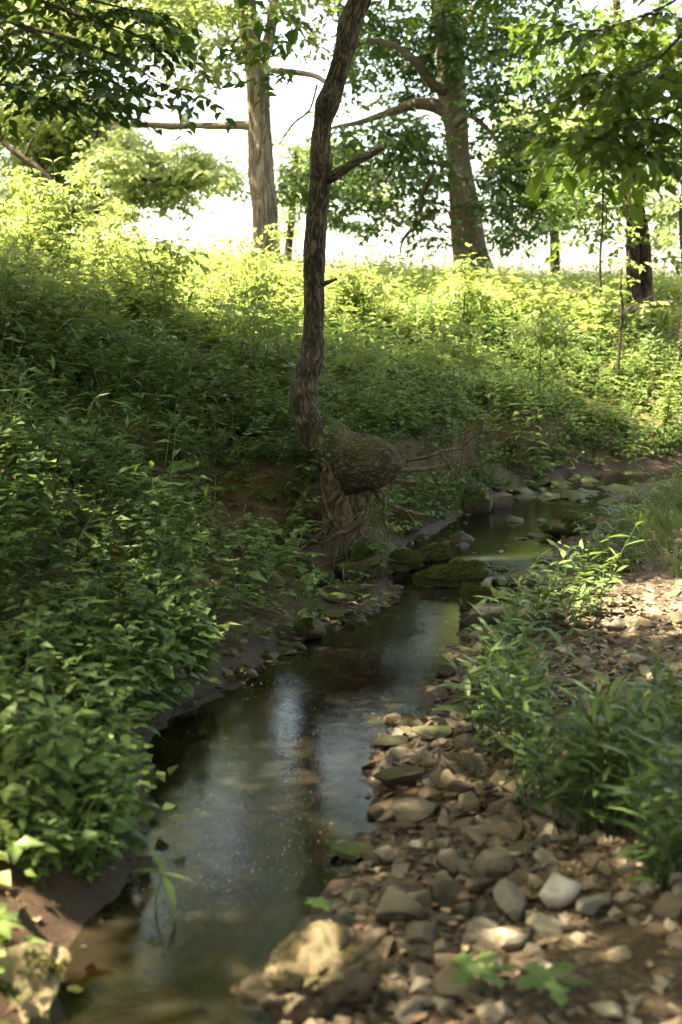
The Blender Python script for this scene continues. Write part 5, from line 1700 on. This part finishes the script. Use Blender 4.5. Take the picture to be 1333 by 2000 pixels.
# mid-stream rocks
big_rock('grey_slab', wp(955, 1222) + [0, 0, .02], (.30, .24, .12), 151, M_SLATE, 'smooth grey pointed slab at the right edge of the pool', 'slab', rz=.35, tilt=(.35, -.25), cuts=14, rough=.03, dmin=.25, dmax=.55, sink=.25)
big_rock('rock', wp(918, 1222), (.11, .09, .09), 51, M_WETROCK, 'dark wet stone touching the grey pointed slab', cuts=6, rough=.1)
big_rock('mossy_rock', wp(955, 1198), (.36, .22, .20), 52, M_MOSSROCK, 'low moss cushion just behind the grey pointed slab', rz=.1, cuts=4, rough=.35, fq=2.6, moss=5000, mossL=.022, sink=.35, thr=-.4)
big_rock('mossy_rock', wp(880, 1140), (.46, .30, .22), 53, M_MOSSROCK, 'largest moss mound in the middle of the creek', rz=-.1, cuts=5, rough=.42, fq=2.6, moss=9000, mossL=.022, sink=.25, thr=-.5)
big_rock('mossy_rock', wp(835, 1102), (.42, .2, .17), 153, M_MOSSROCK, 'long low moss ledge behind the largest moss mound', rz=.05, cuts=5, rough=.4, fq=2.6, moss=6000, mossL=.022, sink=.3, thr=-.5)
big_rock('mossy_rock', wp(790, 1118), (.26, .2, .16), 54, M_MOSSROCK, 'moss mound left of the largest one in the creek', rz=.2, cuts=5, rough=.4, fq=2.6, moss=3000, mossL=.02, sink=.3, thr=-.3)
big_rock('mossy_rock', wp(705, 1135) + [0, 0, 0], (.34, .22, .19), 55, M_MOSSROCK, 'half-mossy rock at the left shore under the roots', rz=.1, cuts=6, rough=.16, moss=2600, mossL=.022, sink=.2, thr=-.1)
big_rock('mossy_rock', wp(605, 1245), (.16, .13, .12), 56, M_MOSSROCK, 'small mossy rock at the left edge of the pool', rz=.1, cuts=6, rough=.14, moss=1300, mossL=.02, sink=.25, thr=0)
big_rock('mossy_rock', gp(620, 1140), (.22, .16, .10), 57, M_MOSSROCK, 'mossy lump on the mud shelf under the roots', rz=.3, cuts=4, rough=.2, moss=1800, mossL=.02, sink=.3, thr=-.1)
big_rock('mossy_rock', gp(655, 1175), (.30, .12, .06), 58, M_MOSSROCK, 'flat mossy ledge on the mud shelf', rz=.1, cuts=5, rough=.16, moss=1800, mossL=.02, sink=.3, thr=-.1)
big_rock('mossy_rock', gp(650, 1205), (.26, .12, .05), 59, M_MOSSROCK, 'lower flat mossy ledge at the water edge', rz=-.1, cuts=5, rough=.16, moss=1300, mossL=.018, sink=.3, thr=0)
big_rock('mossy_rock', wp(1110, 1058), (.40, .26, .16), 60, M_MOSSROCK, 'moss mound by the right shore of the upper creek', rz=.2, cuts=4, rough=.2, moss=3000, mossL=.025, sink=.3, thr=-.2)
big_rock('mossy_rock', wp(790, 1062), (.34, .22, .14), 61, M_MOSSROCK, 'moss patch at the far left shore behind the mounds', rz=.1, cuts=4, rough=.2, moss=2600, mossL=.022, sink=.3, thr=-.2)
big_rock('mossy_rock', wp(930, 1012), (.26, .2, .22), 62, M_MOSSROCK, 'square mossy rock at the left shore of the upper creek', rz=.3, cuts=7, rough=.1, moss=1500, mossL=.022, sink=.2, thr=0)
big_rock('rock', wp(975, 1000), (.24, .18, .2), 63, M_WETROCK, 'upright brown rock beside the square mossy rock', rz=.8, cuts=8, rough=.1)
big_rock('driftwood_stump', wp(890, 1068), (.30, .16, .14), 64, M_WETROCK, 'dark jagged lump standing in the creek behind the moss mounds', rz=.1, cuts=6, rough=.3, fq=3)
big_rock('rock', wp(900, 1080), (.14, .12, .09), 65, M_STONE, 'small tan rock in front of the dark jagged lump', cuts=8, rough=.06)
big_rock('rock', wp(1035, 1140), (.30, .2, .10), 66, M_WETROCK, 'wide brown rock at the right shore behind the grey slab', rz=.2, cuts=7, rough=.1)
big_rock('rock', wp(985, 1110), (.18, .14, .08), 67, M_WETROCK, 'round dark rock in the middle of the upper creek', cuts=4, rough=.1)
WETS = [(700, 1215, .10), (780, 1150, .12), (830, 1152, .10), (590, 1110, .2), (570, 1275, .12), (530, 1300, .12), (480, 1320, .1), (660, 1230, .1), (860, 1165, .12), (920, 1160, .10), (965, 1145, .12), (1060, 1160, .1),
        (850, 1095, .14), (1010, 1090, .16), (1070, 1095, .18), (1050, 1075, .2), (1130, 1030, .22), (1060, 1010, .26), (1120, 1005, .24), (1180, 1000, .2), (1020, 985, .3), (1090, 975, .3), (1160, 965, .26), (1210, 960, .3), (1000, 955, .22), (1240, 935, .34), (1050, 945, .3), (800, 965, .14), (870, 955, .18), (905, 985, .2), (760, 1010, .12)]
rr = random.Random(5)
for q in range(96):                                      # smaller ones strung along the left shore and across the riffle
    if q < 34:
        t_ = rr.uniform(6, 16.4)
        u_, v_ = [np.interp(t_, range(len(LSH)), [c[d] for c in LSH]) for d in (0, 1)]
        WETS.append((u_ + rr.gauss(-6, 9), v_ + rr.gauss(0, 5), rr.uniform(.05, .11)))
    elif q < 52:
        WETS.append((rr.uniform(760, 1080), rr.uniform(1085, 1165), rr.uniform(.05, .13)))
    else:
        WETS.append((rr.uniform(960, 1250), rr.uniform(935, 1055), rr.uniform(.10, .26)))
WME = [new_mesh('creek_stone', V, [F_], M_WETROCK if k % 3 else M_MOSSROCK) for k, (V, F_) in enumerate(WETH)]
WMF = [new_mesh('creek_stone', V, [F_], M_RIFFLE) for V, F_ in WETH]
for k, (u, v, sx) in enumerate(WETS):
    c = gp(u, v)
    if c[2] < zwater(c[1]):
        c[2] = max(c[2], float(zwater(c[1])) - sx * .10)
    pi = k % 12
    o = bpy.data.objects.new('creek_stone', WMF[pi] if v < 1062 else WME[pi])
    COL.objects.link(o)
    o.location = c + [0, 0, sx * .05]
    o.scale = (sx / 2,) * 3
    o.rotation_euler = (rr.uniform(-.15, .15), rr.uniform(-.15, .15), k * 1.9)
    zone = ('at the left edge of the pool' if u < 640 else 'on the wet ledge left of the moss mounds' if u < 760 and v > 1080 else 'among the moss mounds in the middle of the creek' if v > 1080 and u < 960 else
            'at the right shore behind the grey pointed slab' if v > 1060 else 'under the bank right of the root mound' if u < 930 else 'in the riffle of the upper creek')
    tag(o, ('small ' if sx < .09 else 'large ' if sx > .19 else '') + ('mossy ' if pi % 3 == 0 else 'dark wet ') + ('thick' if pi % 3 == 0 else 'flat') + ' stone ' + zone, 'stone', 'wet stones along the creek')

# ------------------------------------------------------------------ sticks, logs, fallen leaves
def stick(name, pts, rad, m_, label, cat, branches=(), **kw):
    t_ = empty(name, pts[0], label, cat)
    add_wtube(name + '_stem', t_, pts, rad, m_, 9, 30, amp=.25, fq=14, **kw)
    for bp, br in branches:
        add_wtube('branch', t_, bp, br, m_, 6, 14, amp=.2, fq=16)
    return t_


def gl_(u, v, dz):
    return place(u, v) + [0, 0, dz]


stick('fallen_branch', [gl_(-40, 1290, .05), gl_(10, 1290, .08), gl_(62, 1290, .10)], [.03, .034, .026], M_PALEWOOD, 'short pale weathered branch at the left edge above the blurred plants', 'branch',
      [([gl_(20, 1290, .09), gl_(40, 1275, .12), gl_(62, 1268, .13)], [.016, .014, .01]), ([gl_(30, 1292, .06), gl_(32, 1320, .03), gl_(36, 1345, .0)], [.012, .01, .007])])
stick('stick', [gl_(400, 1180, .05), gl_(450, 1188, .05), gl_(500, 1200, .045), gl_(548, 1212, .03)], [.010, .013, .012, .007], M_PALEWOOD, 'pale bleached stick lying among plants above the left edge of the pool', 'stick')
stick('stick', [gl_(172, 1042, .04), gl_(140, 1000, .08), gl_(118, 962, .12), gl_(106, 930, .16)], [.011, .011, .009, .006], M_TWIG, 'dark forked stick leaning on the left bank', 'stick',
      [([gl_(120, 965, .11), gl_(95, 960, .12), gl_(75, 945, .13)], [.008, .006, .004])])
stick('twig', [gl_(112, 722, .25), gl_(140, 712, .3), gl_(170, 712, .3), gl_(195, 718, .25)], [.004, .005, .004, .002], M_PALEWOOD, 'thin arched twig in the undergrowth on the upper left bank', 'twig')
stick('twig', [gl_(660, 830, .12), gl_(690, 815, .15), gl_(720, 795, .2), (gl_(760, 782, .2))], [.007, .006, .005, .003], M_TWIG, 'grey forked twig lying above the root mound', 'twig',
      [([gl_(690, 815, .15), gl_(685, 795, .18)], [.004, .002])])
stick('twig', [gl_(770, 775, .3), gl_(845, 860, .12), gl_(875, 905, .05)], [.004, .005, .004], M_TWIG, 'long thin twig hanging down the bank right of the root mound', 'twig')
stick('stick', [gl_(400, 1030, .03), gl_(420, 1060, .03), gl_(432, 1090, .03)], [.006, .008, .005], M_TWIG, 'short brown stick on the bare earth of the left bank', 'stick')
stick('stick', [gl_(470, 1068, .03), gl_(500, 1075, .03), gl_(540, 1085, .03)], [.006, .009, .005], M_ROOT, 'brown stick half buried in the bank below the roots', 'stick')
stick('log', [gl_(1040, 592, .2), gl_(1110, 602, .22), gl_(1180, 618, .2)], [.06, .07, .06], M_PALEWOOD, 'long pale fallen log half hidden in the sunlit weeds', 'log')
stick('log', [gl_(1200, 650, .25), gl_(1250, 643, .28), gl_(1310, 636, .3)], [.045, .05, .04], M_PALEWOOD, 'pale fallen log behind the thin sapling at the right', 'log')
stick('log', [gl_(720, 552, .3), gl_(770, 550, .32), gl_(830, 554, .3)], [.08, .09, .07], M_PALEWOOD, 'bleached log lying in the grass left of the thick trunk', 'log')

M_YL = leaf_mat('yellow_leaf', (0.45, 0.42, 0.10), (0.5, 0.46, 0.12), (0.55, 0.5, 0.16), (.5, .45, .1), tfac=.2)
M_GL = leaf_mat('light_green_leaf', (0.14, 0.22, 0.05), (0.17, 0.26, 0.06), (0.2, 0.3, 0.08), (.2, .3, .05), tfac=.3)


def fallen(u, v, L, m_, a_, label, zz=None, kind='oak', up=.012):
    c = G(u, v, zz) if zz is not None else place(u, v)
    o_ = link('fallen_leaf', leaf_mesh(kind, m_, 1))
    o_.location = c + [0, 0, up]
    o_.rotation_euler = (.1, .15, a_)
    o_.scale = (L,) * 3
    tag(o_, label, 'leaf')


fallen(152, 1942, .045, M_YL, .6, 'small yellow leaf floating on the water at the lower left', .0, 'heart', .004)
fallen(640, 1840, .11, M_GL, .4, 'bright green leaf lying on stones at the water edge', None, 'oak', .08)
fallen(725, 1155, .09, M_GL, 1.2, 'single green leaf on the wet ledge left of the moss mounds', None, 'heart', .03)
fallen(500, 1150, .07, M_GL, 2.2, 'pale upturned leaf among the plants on the left bank', None, 'heart', .2)
for k, (u, v, n_, lab) in enumerate([(945, 1950, 3, 'small oak seedling at the bottom edge among the stones'), (1080, 1975, 3, 'second oak seedling at the bottom edge on the mud')]):
    c = place(u, v)
    t = empty('seedling', c, lab, 'seedling')
    link('stem', new_mesh('stem', *(lambda q: (q[0], [q[1]]))(tube([(0, 0, -.01), (0, 0, .05), (.005, 0, .08)], [.002, .0018, .0012], 5, 8, closed=False)), M_STEM, rnd=np.full(40, .4)), t)
    for j_ in range(5):
        a_ = j_ * 1.25 + k
        link('leaf', leaf_mesh('oak', M_BROAD, j_ % 4), t, lm((0, 0, .07), (math.cos(a_), math.sin(a_), .15), .09, .2))
# a plant standing in the water
c = G(305, 1780, 0)
t = empty('water_plant', c + [0, 0, -.08], 'small drooping plant standing in the foreground water', 'plant')
link('stem', new_mesh('stem', *(lambda q: (q[0], [q[1]]))(tube([(0, 0, 0), (0, 0, .1), (.02, 0, .2)], [.004, .003, .002], 5, 8, closed=False)), M_STEM, rnd=np.full(40, .4)), t)
for j_, (dx, dy, dz, L) in enumerate([(-.9, .1, .25, .09), (.9, 0, -.05, .10), (.5, -.5, -.6, .12), (-.2, .3, .6, .07)]):
    link('leaf', leaf_mesh('lance', M_LANCE, j_ % 4), t, lm((.02, 0, .19), (dx, dy, dz), L, .1))

# specks drifting on the water
n = 2000
y = 3.4 + 3.9 * RNG.random(n) ** 1.2
xl_, xr_ = np.interp(y, LS[:, 1], LS[:, 0]), np.interp(y, RS[:, 1], RS[:, 0])
x = xl_ + (xr_ - xl_) * RNG.random(n)
keep = RNG.random(n) < .25 + .75 * sstep(-.1, .25, nz2(x, y, 2.2, 3, 90))
x, y = x[keep], y[keep]
s = RNG.uniform(.0008, .0019, len(x))
ang = np.linspace(0, 6.283, 6, endpoint=False)
D = np.vstack([np.column_stack([np.cos(ang), np.sin(ang), np.zeros(6)]), [[0, 0, .6]]])
W = D[None] * s[:, None, None] + np.stack([x, y, np.full(len(x), .002)], -1)[:, None]
tri = np.array([(k, (k + 1) % 6, 6) for k in range(6)])
q = tri[None] + (np.arange(len(x)) * 7)[:, None, None]
tag(link('foam_specks', new_mesh('foam_specks', W.reshape(-1, 3), [q.reshape(-1, 3)], M_SPECK)), 'tiny pale bubbles and specks drifting on the creek water', 'bubbles', kind='stuff')
